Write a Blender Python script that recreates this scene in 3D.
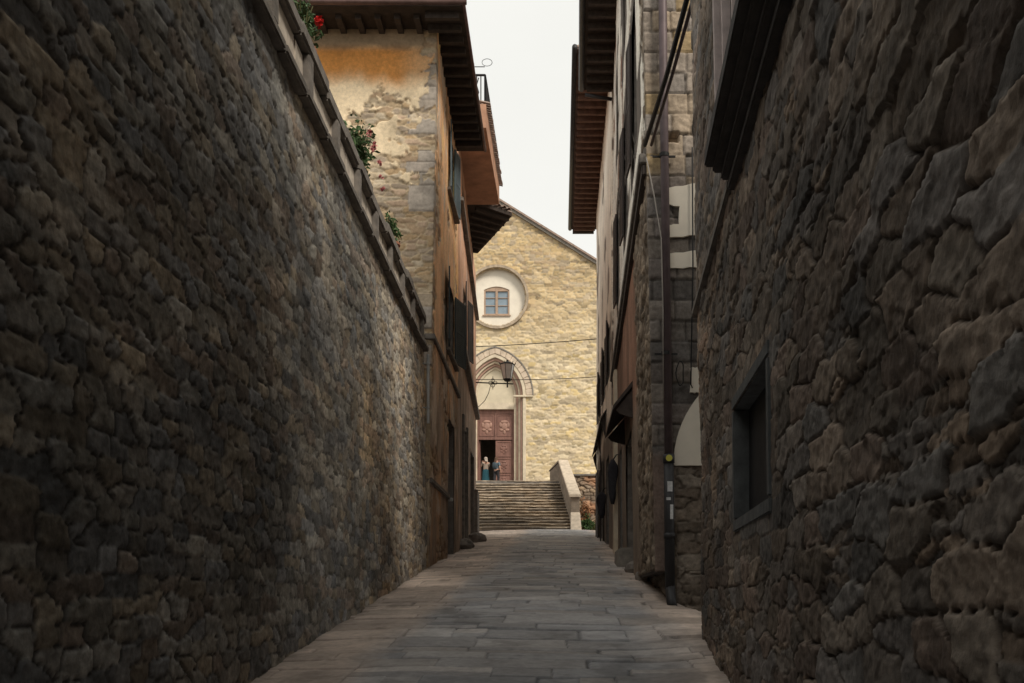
import bpy, bmesh, math, random
import numpy as np
from mathutils import Vector, Matrix

random.seed(7)
R = math.radians
for o in list(bpy.data.objects):
    bpy.data.objects.remove(o)
SC = bpy.context.scene
COL = SC.collection

# ------------------------------------------------------------------ camera
cam_d = bpy.data.cameras.new('camera')
cam = bpy.data.objects.new('camera', cam_d)
COL.objects.link(cam)
cam.location = (0, 0, 1.6)
cam.rotation_euler = (R(90), 0, 0)
cam_d.sensor_width = 36
cam_d.lens = 950 / 1024 * 36
cam_d.shift_x = -48 / 1024
cam_d.shift_y = 258.5 / 1024
cam_d.clip_start = 0.05
cam_d.clip_end = 3000
SC.camera = cam

# ------------------------------------------------------------------ sky and sun
SUN_EL, SUN_AZ = 46, 138          # azimuth clockwise from +Y: behind the camera, to the right
w = bpy.data.worlds.new('World')
SC.world = w
w.use_nodes = True
nt = w.node_tree
nt.nodes.clear()
out = nt.nodes.new('ShaderNodeOutputWorld')
bg = nt.nodes.new('ShaderNodeBackground')
sky = nt.nodes.new('ShaderNodeTexSky')
sky.sky_type = 'NISHITA'
sky.sun_disc = False
sky.sun_elevation = R(SUN_EL)
sky.sun_rotation = R(SUN_AZ)
tc = nt.nodes.new('ShaderNodeTexCoord')
mp = nt.nodes.new('ShaderNodeMapping')
mp.inputs['Scale'].default_value = (1, 1, 2.2)
nz = nt.nodes.new('ShaderNodeTexNoise')
nz.inputs['Scale'].default_value = 2.3
nz.inputs['Detail'].default_value = 6
rp = nt.nodes.new('ShaderNodeValToRGB')
rp.color_ramp.elements[0].position = 0.3
rp.color_ramp.elements[0].color = (8.3, 8.25, 7.75, 1)
rp.color_ramp.elements[1].position = 0.75
rp.color_ramp.elements[1].color = (9.2, 9.1, 8.55, 1)
mx = nt.nodes.new('ShaderNodeMix')
mx.data_type = 'RGBA'
mx.inputs['Factor'].default_value = 0.94      # a nearly closed deck of thin bright cloud
nt.links.new(tc.outputs['Generated'], mp.inputs['Vector'])
nt.links.new(mp.outputs['Vector'], nz.inputs['Vector'])
nt.links.new(nz.outputs['Fac'], rp.inputs['Fac'])
nt.links.new(sky.outputs['Color'], mx.inputs['A'])
nt.links.new(rp.outputs['Color'], mx.inputs['B'])
nt.links.new(mx.outputs['Result'], bg.inputs['Color'])
bg.inputs['Strength'].default_value = 0.1
nt.links.new(bg.outputs['Background'], out.inputs['Surface'])

sun_d = bpy.data.lights.new('sun', 'SUN')
sun_d.energy = 3.0
sun_d.angle = R(16)
sun_d.color = (1.0, 0.93, 0.82)
sun = bpy.data.objects.new('sun', sun_d)
COL.objects.link(sun)
sd = Vector((math.sin(R(SUN_AZ)) * math.cos(R(SUN_EL)), math.cos(R(SUN_AZ)) * math.cos(R(SUN_EL)), math.sin(R(SUN_EL))))
sun.rotation_euler = sd.to_track_quat('Z', 'Y').to_euler()
sun.location = (10, -20, 40)

vs_ = SC.view_settings
vs_.view_transform = 'Standard'
vs_.look = 'None'
vs_.exposure = 0.15
vs_.gamma = 1
vs_.use_curve_mapping = False

# ------------------------------------------------------------------ helpers: noise
RS = np.random.RandomState(11)
TAB = RS.rand(65536)


def h2(i, j, s=0):
    i = i.astype(np.int64); j = j.astype(np.int64)
    k = (i * 73856093) ^ (j * 19349663) ^ (s * 83492791)
    k = (k ^ (k >> 13)) * 1274126177
    return TAB[(k ^ (k >> 16)) & 65535]


def vnoise(x, y, s=0):
    i = np.floor(x); j = np.floor(y)
    fx = x - i; fy = y - j
    fx = fx * fx * (3 - 2 * fx); fy = fy * fy * (3 - 2 * fy)
    a = h2(i, j, s); b = h2(i + 1, j, s); c = h2(i, j + 1, s); d = h2(i + 1, j + 1, s)
    return (a + (b - a) * fx) * (1 - fy) + (c + (d - c) * fx) * fy


def fbm(x, y, s=0, o=4, g=0.5):
    t = 0; a = 1; n = 0
    for k in range(o):
        t = t + a * vnoise(x * 2 ** k + 17.3 * k, y * 2 ** k - 9.1 * k, s + k)
        n += a; a *= g
    return t / n - 0.5


def sstep(a, b, x):
    t = np.clip((x - a) / (b - a), 0, 1)
    return t * t * (3 - 2 * t)


def rubble(u, v, su, sv, seed=1, p=3.0, merge=0.25, warp=0.35, jit=0.38):
    """irregular coursed stones: returns (id hashes r1,r2,r3, edge, du, dv)"""
    wu = fbm(u / su * 0.45, v / sv * 0.45, seed + 50, 3) * su * warp * 2
    wv = fbm(u / su * 0.35 + 31, v / sv * 0.45, seed + 60, 3) * sv * warp * 2
    x = u + wu; y = v + wv
    j0 = np.floor(y / sv); i0 = np.floor(x / su)
    F1 = np.full(u.shape, 9.0); F2 = np.full(u.shape, 9.0)
    id1 = np.full(u.shape, -1.0); cx = np.zeros(u.shape); cy = np.zeros(u.shape)
    for dj in (-1, 0, 1):
        for di in (-2, -1, 0, 1, 2):
            i = i0 + di; j = j0 + dj
            off = 0.5 * (np.mod(j, 2)) + 0.3 * h2(j, j * 0 + 5, seed)
            sx = (i + 0.5 + off - 0.4 + jit * (h2(i, j, seed + 1) - 0.5) * 2) * su
            sy = (j + 0.5 + jit * 0.8 * (h2(i, j, seed + 2) - 0.5) * 2) * sv
            m = h2(i, j, seed + 3)
            ii = np.where(m < merge, i + 1, i)
            jj = np.where(m > 1 - merge * 0.35, j + 1, j)
            cid = h2(ii, jj, seed + 4) + ii * 1e-7 + jj * 1e-8
            dx = np.abs(x - sx) / su; dy = np.abs(y - sy) / sv
            d = (dx ** p + dy ** p) ** (1 / p) - 0.12 * h2(i, j, seed + 9)
            closer = d < F1; diff = cid != id1
            F2 = np.where(closer, np.where(diff, F1, F2), np.where(diff & (d < F2), d, F2))
            cx = np.where(closer, sx, cx); cy = np.where(closer, sy, cy)
            id1 = np.where(closer, cid, id1); F1 = np.where(closer, d, F1)
    q = np.floor(id1 * 1e6)
    r1 = h2(q, q * 0 + 1, seed + 5); r2 = h2(q, q * 0 + 2, seed + 6); r3 = h2(q, q * 0 + 3, seed + 7)
    return r1, r2, r3, F2 - F1, (x - cx), (y - cy)


def L(r, g, b):
    """sRGB 0-255 -> linear"""
    f = lambda c: (c / 255 / 12.92) if c / 255 < 0.04045 else ((c / 255 + 0.055) / 1.055) ** 2.4
    return (f(r), f(g), f(b))


def pal(r, cols):
    """pick one colour of a palette per stone, blended a little"""
    c = np.array(cols); n = len(cols)
    k = np.clip((r * n), 0, n - 1e-6)
    i = k.astype(int)
    return c[i]


# ------------------------------------------------------------------ helpers: materials
MATS = {}


def node_mat(name):
    m = bpy.data.materials.new(name)
    m.use_nodes = True
    t = m.node_tree
    return m, t, t.nodes['Principled BSDF']


def relief_mat(name, rough=0.9, grain=40.0, bump=0.35, var=0.35, blotch=1.3, spec=0.25, bd=0.01):
    """material for sculpted sheets: the stone's own colour (attribute) with grain, lichen blotches and fine bump"""
    m, t, b = node_mat(name)
    at = t.nodes.new('ShaderNodeAttribute'); at.attribute_name = 'col'
    tc = t.nodes.new('ShaderNodeTexCoord')
    n1 = t.nodes.new('ShaderNodeTexNoise'); n1.inputs['Scale'].default_value = grain; n1.inputs['Detail'].default_value = 6; n1.inputs['Roughness'].default_value = 0.65
    n2 = t.nodes.new('ShaderNodeTexNoise'); n2.inputs['Scale'].default_value = blotch; n2.inputs['Detail'].default_value = 5
    for n in (n1, n2):
        t.links.new(tc.outputs['Object'], n.inputs['Vector'])
    mr1 = t.nodes.new('ShaderNodeMapRange'); mr1.inputs['From Min'].default_value = 0.3; mr1.inputs['From Max'].default_value = 0.7
    mr1.inputs['To Min'].default_value = 1 - var; mr1.inputs['To Max'].default_value = 1 + var
    mr2 = t.nodes.new('ShaderNodeMapRange'); mr2.inputs['From Min'].default_value = 0.3; mr2.inputs['From Max'].default_value = 0.7
    mr2.inputs['To Min'].default_value = 1 - var * 0.7; mr2.inputs['To Max'].default_value = 1 + var * 0.7
    t.links.new(n1.outputs['Fac'], mr1.inputs['Value']); t.links.new(n2.outputs['Fac'], mr2.inputs['Value'])
    mu = t.nodes.new('ShaderNodeMath'); mu.operation = 'MULTIPLY'
    t.links.new(mr1.outputs[0], mu.inputs[0]); t.links.new(mr2.outputs[0], mu.inputs[1])
    vm = t.nodes.new('ShaderNodeVectorMath'); vm.operation = 'SCALE'
    t.links.new(at.outputs['Color'], vm.inputs[0]); t.links.new(mu.outputs[0], vm.inputs['Scale'])
    t.links.new(vm.outputs['Vector'], b.inputs['Base Color'])
    b.inputs['Roughness'].default_value = rough
    b.inputs['Specular IOR Level'].default_value = spec
    bp = t.nodes.new('ShaderNodeBump'); bp.inputs['Strength'].default_value = bump; bp.inputs['Distance'].default_value = bd
    t.links.new(n1.outputs['Fac'], bp.inputs['Height'])
    t.links.new(bp.outputs['Normal'], b.inputs['Normal'])
    return m


def mat(name, c, rough=0.8, var=0.25, scale=6.0, bump=0.15, metal=0.0, spec=0.3, stretch=(1, 1, 1), c2=None):
    if name in MATS:
        return MATS[name]
    m, t, b = node_mat(name)
    tc = t.nodes.new('ShaderNodeTexCoord')
    mp = t.nodes.new('ShaderNodeMapping'); mp.inputs['Scale'].default_value = stretch
    n = t.nodes.new('ShaderNodeTexNoise'); n.inputs['Scale'].default_value = scale; n.inputs['Detail'].default_value = 6
    n.inputs['Roughness'].default_value = 0.62
    t.links.new(tc.outputs['Object'], mp.inputs['Vector']); t.links.new(mp.outputs['Vector'], n.inputs['Vector'])
    r = t.nodes.new('ShaderNodeValToRGB')
    r.color_ramp.elements[0].position = 0.3; r.color_ramp.elements[1].position = 0.72
    a = [max(0, x * (1 - var)) for x in c]; d = [x * (1 + var) for x in (c2 or c)]
    r.color_ramp.elements[0].color = (*a, 1); r.color_ramp.elements[1].color = (*d, 1)
    t.links.new(n.outputs['Fac'], r.inputs['Fac']); t.links.new(r.outputs['Color'], b.inputs['Base Color'])
    b.inputs['Roughness'].default_value = rough; b.inputs['Metallic'].default_value = metal
    b.inputs['Specular IOR Level'].default_value = spec
    if bump:
        bp = t.nodes.new('ShaderNodeBump'); bp.inputs['Strength'].default_value = bump; bp.inputs['Distance'].default_value = 0.02
        t.links.new(n.outputs['Fac'], bp.inputs['Height']); t.links.new(bp.outputs['Normal'], b.inputs['Normal'])
    MATS[name] = m
    return m


M_relief = relief_mat('rough_stone', grain=20, bump=0.5, var=0.3, bd=0.012)
M_right = relief_mat('massive_stone', grain=18, bump=0.55, var=0.3, bd=0.014)
M_far = relief_mat('facade_stone', grain=4, bump=0.2, var=0.10, blotch=0.6, bd=0.03)
M_plaster = relief_mat('old_plaster', grain=16, bump=0.25, var=0.2, blotch=0.9)
M_road = relief_mat('street_slabs', rough=0.68, grain=14, bump=0.25, var=0.18, blotch=0.8, spec=0.35)
m_wood = mat('dark_timber', (0.060, 0.047, 0.040), 0.8, 0.4, 9, 0.3, stretch=(1, 1, 1))
m_soffit = mat('eave_boards', (0.050, 0.038, 0.032), 0.85, 0.4, 5, 0.3)
m_terra = mat('terracotta_tile', (0.27, 0.13, 0.085), 0.85, 0.4, 7, 0.3)
m_tilegrey = mat('weathered_tile', (0.33, 0.245, 0.20), 0.85, 0.4, 6, 0.3)
m_shut = mat('blue_green_paint', (0.045, 0.062, 0.068), 0.6, 0.35, 8, 0.1, stretch=(1, 1, 0.3))
m_shutlight = mat('faded_blue_paint', (0.12, 0.16, 0.18), 0.6, 0.3, 8, 0.1, stretch=(1, 1, 0.3))
m_shutdark = mat('dark_brown_paint', (0.060, 0.047, 0.042), 0.65, 0.4, 8, 0.1, stretch=(1, 1, 0.3))
m_dark = mat('dark_interior', (0.04, 0.036, 0.036), 0.9, 0.2, 3, 0)
m_stone = mat('dressed_stone', (0.24, 0.215, 0.185), 0.85, 0.3, 7, 0.35)
m_stonedark = mat('weathered_stone', (0.19, 0.168, 0.148), 0.9, 0.4, 6, 0.5)
m_stonegrey = mat('grey_sandstone', (0.12, 0.125, 0.125), 0.85, 0.3, 9, 0.4)
m_cream = mat('cream_stone', (0.62, 0.53, 0.40), 0.85, 0.18, 3, 0.2)
m_pink = mat('pink_stone', (0.42, 0.27, 0.21), 0.85, 0.2, 4, 0.2)
m_white = mat('white_plaster', (0.78, 0.71, 0.60), 0.9, 0.08, 2.5, 0.1)
m_door = mat('red_brown_wood', (0.215, 0.112, 0.088), 0.6, 0.3, 5, 0.15, stretch=(1, 1, 0.3))
m_iron = mat('wrought_iron', (0.025, 0.024, 0.024), 0.6, 0.3, 12, 0.1, metal=0.3)
m_lamp = mat('frosted_glass', (0.72, 0.70, 0.68), 0.35, 0.15, 3, 0.0, spec=0.5)
m_pipe = mat('mauve_brown_metal', (0.115, 0.085, 0.088), 0.55, 0.25, 5, 0.05, metal=0.2)
m_castiron = mat('black_cast_iron', (0.035, 0.034, 0.036), 0.5, 0.3, 8, 0.1)
m_zinc = mat('pale_zinc', (0.42, 0.43, 0.43), 0.5, 0.2, 5, 0.05, metal=0.3)
m_leaf = mat('green_leaves', (0.045, 0.085, 0.025), 0.6, 0.5, 14, 0)
m_leaf2 = mat('olive_leaves', (0.085, 0.085, 0.03), 0.65, 0.5, 14, 0)
m_rust = mat('rusty_weeds', (0.22, 0.10, 0.045), 0.8, 0.4, 14, 0)
m_red = mat('red_petals', (0.55, 0.03, 0.025), 0.6, 0.2, 20, 0)
m_pinkflower = mat('faded_pink_petals', (0.46, 0.17, 0.16), 0.7, 0.3, 20, 0)
m_clay = mat('clay_pot', (0.30, 0.13, 0.08), 0.85, 0.2, 8, 0.1)
m_glass = mat('blue_glass', (0.22, 0.28, 0.33), 0.12, 0.15, 2, 0, spec=0.6)
m_frame = mat('brown_window_frame', (0.40, 0.28, 0.20), 0.6, 0.2, 6, 0)
m_cable = mat('black_cable', (0.015, 0.014, 0.014), 0.6, 0.2, 6, 0)
m_yellow = mat('yellow_paper', (0.60, 0.55, 0.10), 0.7, 0.1, 8, 0)
m_paper = mat('white_paper', (0.62, 0.62, 0.62), 0.7, 0.2, 30, 0)
m_earth = mat('bare_earth', (0.16, 0.125, 0.09), 0.95, 0.35, 2, 0.4)

# ------------------------------------------------------------------ helpers: objects
ROOT = {}


def origin(o):
    p = Vector((0, 0, 0))
    while o is not None:
        p += o.location
        o = o.parent
    return p


def link(name, me, m, parent=None):
    o = bpy.data.objects.new(name, me)
    COL.objects.link(o)
    if m is not None and not me.materials:
        me.materials.append(m)
    if parent is not None:
        off = origin(parent)
        me.transform(Matrix.Translation(-off))
        o.parent = parent
    return o


def tag(o, label=None, cat=None, group=None, kind=None):
    if label: o['label'] = label
    if cat: o['category'] = cat
    if group: o['group'] = group
    if kind: o['kind'] = kind
    return o


def thing(name, loc, label, cat, group=None):
    o = bpy.data.objects.new(name, None)
    COL.objects.link(o)
    o.location = loc
    o.empty_display_size = 0.3
    return tag(o, label, cat, group)


def settle(o):
    """give a one-mesh thing its origin at its base"""
    me = o.data
    n = len(me.vertices)
    a = np.empty(n * 3); me.vertices.foreach_get('co', a); a = a.reshape(-1, 3)
    c = Vector(((a[:, 0].min() + a[:, 0].max()) / 2, (a[:, 1].min() + a[:, 1].max()) / 2, a[:, 2].min()))
    me.transform(Matrix.Translation(-c)); o.location = c
    return o


class MB:
    def __init__(self):
        self.v = []; self.f = []

    def quadbox(self, b, t):
        """b, t: four bottom and four top points, same order (ccw from above)"""
        n = len(self.v); k = len(b)
        self.v += [tuple(p) for p in b] + [tuple(p) for p in t]
        self.f.append(tuple(n + i for i in reversed(range(k))))
        self.f.append(tuple(n + k + i for i in range(k)))
        for i in range(k):
            j = (i + 1) % k
            self.f.append((n + i, n + j, n + k + j, n + k + i))
        return self

    def box(self, x0, x1, y0, y1, z0, z1):
        b = [(x0, y0, z0), (x1, y0, z0), (x1, y1, z0), (x0, y1, z0)]
        return self.quadbox(b, [(x, y, z1) for x, y, _ in b])

    def obox(self, c, ux, uy, hx, hy, z0, z1):
        """box with horizontal axes ux, uy (2D unit vectors)"""
        b = []
        for sx, sy in ((-1, -1), (1, -1), (1, 1), (-1, 1)):
            b.append((c[0] + ux[0] * hx * sx + uy[0] * hy * sy, c[1] + ux[1] * hx * sx + uy[1] * hy * sy, z0))
        return self.quadbox(b, [(x, y, z1) for x, y, _ in b])

    def prism(self, pts, vec):
        vec = Vector(vec)
        return self.quadbox([tuple(Vector(p)) for p in pts], [tuple(Vector(p) + vec) for p in pts])

    def tube(self, pts, r, n=8, caps=True):
        pts = [Vector(p) for p in pts]
        rs = r if isinstance(r, (list, tuple)) else [r] * len(pts)
        rings = []
        for i, p in enumerate(pts):
            d = (pts[min(i + 1, len(pts) - 1)] - pts[max(i - 1, 0)]).normalized()
            a = d.orthogonal() if abs(d.z) > 0.95 else d.cross(Vector((0, 0, 1)))
            if abs(d.z) > 0.95:
                a = Vector((1, 0, 0)) - d * d.x
            a.normalize(); b = d.cross(a)
            st = len(self.v)
            for k in range(n):
                t = 2 * math.pi * k / n
                self.v.append(tuple(p + (a * math.cos(t) + b * math.sin(t)) * rs[i]))
            rings.append(st)
        for i in range(len(rings) - 1):
            for k in range(n):
                l = (k + 1) % n
                self.f.append((rings[i] + k, rings[i] + l, rings[i + 1] + l, rings[i + 1] + k))
        if caps:
            self.f.append(tuple(rings[0] + k for k in reversed(range(n))))
            self.f.append(tuple(rings[-1] + k for k in range(n)))
        return self

    def ball(self, c, r, nu=8, nv=6, sq=(1, 1, 1)):
        st = len(self.v)
        for j in range(nv + 1):
            t = math.pi * j / nv
            for i in range(nu):
                p = 2 * math.pi * i / nu
                self.v.append((c[0] + r * sq[0] * math.sin(t) * math.cos(p), c[1] + r * sq[1] * math.sin(t) * math.sin(p), c[2] + r * sq[2] * math.cos(t)))
        for j in range(nv):
            for i in range(nu):
                k = (i + 1) % nu
                self.f.append((st + j * nu + i, st + (j + 1) * nu + i, st + (j + 1) * nu + k, st + j * nu + k))
        return self

    def poly(self, pts):
        n = len(self.v)
        self.v += [tuple(p) for p in pts]
        self.f.append(tuple(range(n, n + len(pts))))
        return self

    def build(self, name, m, parent=None, smooth=False, bevel=0.0):
        me = bpy.data.meshes.new(name)
        me.from_pydata(self.v, [], self.f)
        bm = bmesh.new(); bm.from_mesh(me)
        bmesh.ops.recalc_face_normals(bm, faces=bm.faces[:])
        if bevel:
            ed = [e for e in bm.edges if e.is_manifold and e.calc_face_angle(0) > 0.5]
            bmesh.ops.bevel(bm, geom=ed, offset=bevel, segments=2, affect='EDGES', clamp_overlap=True)
        bm.to_mesh(me); bm.free()
        if smooth:
            me.polygons.foreach_set('use_smooth', [True] * len(me.polygons))
        me.update()
        return link(name, me, m, parent)


def sheet(name, m, parent, us, vs, pos, field, mask=None, back=None):
    """sculpted surface. us, vs: parameter lists; pos(u,v)->P (n,3) base, N (3) normal;
    field(u,v)->(height, colour); mask(u,v)->True where there is no wall; back: depth of the wall behind its rim"""
    us = np.asarray(us, float); vs = np.asarray(vs, float)
    U, V = np.meshgrid(us, vs, indexing='xy')
    nu, nv = len(us), len(vs)
    u = U.ravel(); v = V.ravel()
    P, N = pos(u, v)
    d, c = field(u, v)
    Q = P + np.asarray(N) * d[:, None]
    idx = np.arange(nu * nv).reshape(nv, nu)
    F = np.stack([idx[:-1, :-1].ravel(), idx[:-1, 1:].ravel(), idx[1:, 1:].ravel(), idx[1:, :-1].ravel()], 1)
    if mask is not None:
        cu = (u[F[:, 0]] + u[F[:, 2]]) / 2; cv = (v[F[:, 0]] + v[F[:, 2]]) / 2
        F = F[~mask(cu, cv)]
    nn = np.cross(Q[F[0, 1]] - Q[F[0, 0]], Q[F[0, 3]] - Q[F[0, 0]])
    flip = np.dot(nn, N) < 0
    n0 = len(Q)
    if back:
        ring = np.concatenate([idx[0, :], idx[1:, -1], idx[-1, -2::-1], idx[-2:0:-1, 0]])
        B = P[ring] - np.asarray(N) * back
        Q = np.concatenate([Q, B]); c = np.concatenate([c, c[ring]])
        r0 = ring; r1 = np.roll(ring, -1); b0 = n0 + np.arange(len(ring)); b1 = np.roll(b0, -1)
        F = np.concatenate([F, np.stack([r1, r0, b0, b1], 1)])
    if flip:
        F = F[:, ::-1]
    me = bpy.data.meshes.new(name)
    me.vertices.add(len(Q)); me.vertices.foreach_set('co', Q.ravel().astype(np.float32))
    me.loops.add(F.size); me.loops.foreach_set('vertex_index', F.ravel().astype(np.int32))
    me.polygons.add(len(F))
    me.polygons.foreach_set('loop_start', np.arange(0, F.size, 4, dtype=np.int32))
    try:
        me.polygons.foreach_set('loop_total', np.full(len(F), 4, dtype=np.int32))
    except Exception:
        pass
    me.update(calc_edges=True)
    me.polygons.foreach_set('use_smooth', np.ones(len(F), bool))
    a = me.attributes.new('col', 'FLOAT_COLOR', 'POINT')
    a.data.foreach_set('color', np.concatenate([np.clip(c, 0, 1), np.ones((len(c), 1))], 1).ravel().astype(np.float32))
    me.validate()
    return link(name, me, m, parent)


def rng(*segs):
    """rng((a,b,step),...) -> increasing samples"""
    o = []
    for a, b, s in segs:
        n = max(1, int(round((b - a) / s)))
        o += list(np.linspace(a, b, n, endpoint=False))
    o.append(segs[-1][1])
    return o


# the street's rise
def zr(y):
    y = np.asarray(y, float)
    yy = np.clip(y, -40, 46)
    return 0.12 * yy - 0.00025 * yy * np.abs(yy)


def zs(y):
    return float(zr(y))


# ================================================================== SETTING
# ground: one sheet out to the horizon, following the hill street
def ground_pos(u, v):
    z = zr(v) - 0.12
    z = np.where(np.abs(u) > 30, z - (np.abs(u) - 30) * 0.05, z)
    return np.stack([u, v, z], 1), (0, 0, 1)


def ground_field(u, v):
    n = fbm(u / 3, v / 3, 3)
    c = np.array((0.15, 0.13, 0.10))[None, :] * (1 + 0.6 * n)[:, None]
    return n * 0.04, c


g = sheet('ground', M_far, None, rng((-900, -40, 60), (-40, 40, 2.0), (40, 900, 60)), rng((-900, -40, 60), (-40, 70, 1.5), (70, 1200, 60)), ground_pos, ground_field)
tag(g, 'earth ground under the hill town', 'ground', kind='structure')


# street paving: slabs laid in rows across the street, with a lighter warm border at both sides
ROWS = [-12.0]
while ROWS[-1] < 48:
    ROWS.append(ROWS[-1] + RS.uniform(0.30, 0.70))
ROWS = np.array(ROWS)
RTAB = RS.rand(len(ROWS) + 2)


def slab(u, v, seed=3):
    vv = v + fbm(u / 1.6, v / 2.5, 21, 3) * 0.28 + 0.02 * (u - 0.0) + fbm(u / .25, v / .25, 27, 2) * 0.03
    j = np.clip(np.searchsorted(ROWS, vv) - 1, 0, len(ROWS) - 2)
    v0 = ROWS[j]; v1 = ROWS[j + 1]
    W = 0.50 + 0.70 * RTAB[j]
    uu = u + fbm(u / .4, v / .4, 29, 2) * 0.03 + RTAB[j + 1] * 7.3 + 40
    uu = uu + 0.24 * np.sin(uu / W * 2.1 + j)
    i = np.floor(uu / W)
    fu = uu - i * W
    du = np.minimum(fu, W - fu); dv = np.minimum(vv - v0, v1 - vv)
    # some slabs are split once more across the row
    sp = h2(i, j.astype(float), seed + 5) < 0.22
    mid = (v0 + v1) / 2
    dv = np.where(sp, np.minimum(dv, np.abs(vv - mid)), dv)
    key = j * 2.0 + np.where(sp & (vv > mid), 1, 0)
    d = np.minimum(du * 1.0, dv)
    r1 = h2(i, key, seed); r2 = h2(i, key, seed + 1); r3 = h2(i, key, seed + 2)
    return d, r1, r2, r3, fu - W / 2, vv - (v0 + v1) / 2


def road_edge_l(y):
    return np.interp(y, [-12, 4, 7.9, 20, 27, 38, 46, 60], [-2.45, -2.5, -2.55, -2.76, -2.9, -3.34, -6, -9])


def road_edge_r(y):
    return np.interp(y, [-12, 2, 10.05, 10.5, 12.5, 13.5, 20, 27, 38, 46, 60], [0.2, 1.02, 1.48, 1.95, 1.75, 1.54, 1.66, 1.56, 1.5, 3, 5])


def road_pos(u, v):
    l = road_edge_l(v) - 0.05; r = road_edge_r(v) + 0.05
    x = l + (r - l) * u
    t = (x + 0.5) / 2.2
    z = zr(v) + 0.035 - 0.05 * np.clip(np.abs(t), 0, 1.3) ** 2 + 0.06 * sstep(0.55, 1.0, t) * sstep(16, 9, v)
    return np.stack([x, v, z], 1), (0, 0, 1)


def road_field(u, v):
    l = road_edge_l(v) - 0.05; r = road_edge_r(v) + 0.05
    x = l + (r - l) * u
    d, r1, r2, r3, fu, fv = slab(x, v)
    jw = 0.006 + 0.020 * vnoise(x / .5, v / .5, 30)
    g = sstep(0.0, 1.0, d / jw)
    h = -0.022 * (1 - g) + (r1 - 0.5) * 0.018 + fu * (r2 - 0.5) * 0.03 + fv * (r3 - 0.5) * 0.06
    h = h + fbm(x / .3, v / .3, 31, 4) * 0.014 + fbm(x / 1.8, v / 1.8, 33, 3) * 0.05
    col = pal(r3, [(0.31, 0.305, 0.31), (0.35, 0.335, 0.33), (0.28, 0.28, 0.29), (0.37, 0.345, 0.33), (0.32, 0.31, 0.31)])
    warm = np.array((0.60, 0.47, 0.38))
    cx = -0.45 + 0.012 * v
    wx = sstep(1.0, 1.75, np.abs(x - cx) + fbm(x / .7, v / 2.2, 35, 3) * 0.9)
    col = col * (1 - 0.72 * wx)[:, None] + warm * (0.72 * wx)[:, None]
    col = col * (0.76 + 0.48 * r2)[:, None]
    stn = sstep(.10, .24, fbm(x / .55 + 3, v / .8, 39, 5, .6))
    col = col * (1 - .30 * stn)[:, None]
    # dark joints, and paving darkened along the wall feet
    col = col * (0.48 + 0.52 * g)[:, None] * (1 + .7 * fbm(x / 1.1, v / 2.0, 38, 5, .6))[:, None] * (1 + .5 * fbm(x / .2, v / .2, 36, 3, .6))[:, None]
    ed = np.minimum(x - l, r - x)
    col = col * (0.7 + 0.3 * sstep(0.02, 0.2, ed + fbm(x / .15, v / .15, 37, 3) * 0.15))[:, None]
    return h, col


road = sheet('street', M_road, None, np.linspace(0, 1, 300), rng((-12, 4, 0.4), (4, 7, 0.03), (7, 12, 0.018), (12, 20, 0.028), (20, 47, 0.06)), road_pos, road_field)
tag(road, 'worn stone slab street climbing between the walls', 'street', kind='structure')

# paved terrace in front of the church, and the garden ground held by the wall on the left
MB().box(-14, 9, 51.45, 70, 4.2, 8.03).build('church_terrace', m_stone)
tag(bpy.data.objects['church_terrace'], 'stone terrace at the church door', 'terrace', kind='structure')
MB().box(-12, -3.1, -12, 19.98, -1.6, 6.7).build('garden_ground', m_earth)
tag(bpy.data.objects['garden_ground'], 'raised garden ground behind the left wall', 'garden', kind='structure')


# ------------------------------------------------------------------ stone recipes
def chips(u, v, su, sv, seed):
    """broken faces: small facets, each with its own slant"""
    a, b, c, e, du, dv = rubble(u, v, su, sv, seed, 2.0, 0.2, 0.5, 0.48)
    return (a - .5) * sv * .16 + du * (b - .5) * .42 + dv * (c - .5) * .42


def f_leftwall(u, v):
    """u = along street (y), v = height"""
    ju = fbm(u / .05, v / .05, 6, 3); jv = fbm(u / .045 + 9, v / .045, 8, 3)
    r1, r2, r3, e, du, dv = rubble(u + ju * .022, v + jv * .018, 0.27, 0.135, 5, 5.0, 0.38, 0.16, 0.40)
    g = sstep(0.03, 0.085, e)
    h = -0.018 * (1 - g) + ((r1 - 0.5) * 0.018 + du * (r2 - 0.5) * 0.05 + dv * (r3 - 0.35) * 0.10 + chips(u, v, .10, .06, 14) * .30) * g
    h = h + fbm(u / .05, v / .03, 7, 3, 0.7) * 0.012 + fbm(u / 1.5, v / 1.2, 9, 3) * 0.05
    col = pal(r3, [(0.33, 0.285, 0.23), (0.36, 0.315, 0.25), (0.30, 0.275, 0.245), (0.40, 0.325, 0.235), (0.29, 0.275, 0.255), (0.40, 0.365, 0.31), (0.34, 0.27, 0.21)])
    col = col * (0.62 + 0.76 * r2)[:, None] * (1 + 1.1 * fbm(u / .09, v / .07, 12, 3, .6))[:, None]
    mort = np.array((0.17, 0.152, 0.135))
    col = col * g[:, None] + mort * (1 - g)[:, None]
    # dark weathering crust in patches; cool shade painted in toward the near end
    st = sstep(-0.10, 0.20, fbm(u / 2.6, v / 1.9, 13, 5, 0.62) + 0.20 - sstep(8, 15, u) * 0.34)
    col = col * (1 - st[:, None] * np.array((.44, .40, .345)))
    och = sstep(0.02, 0.25, fbm(u / 2.1 + 5, v / 1.4, 15, 4)) * sstep(9, 15, u)
    col = col * (1 + och[:, None] * np.array((0.50, 0.34, 0.14)))
    return h, col


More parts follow.
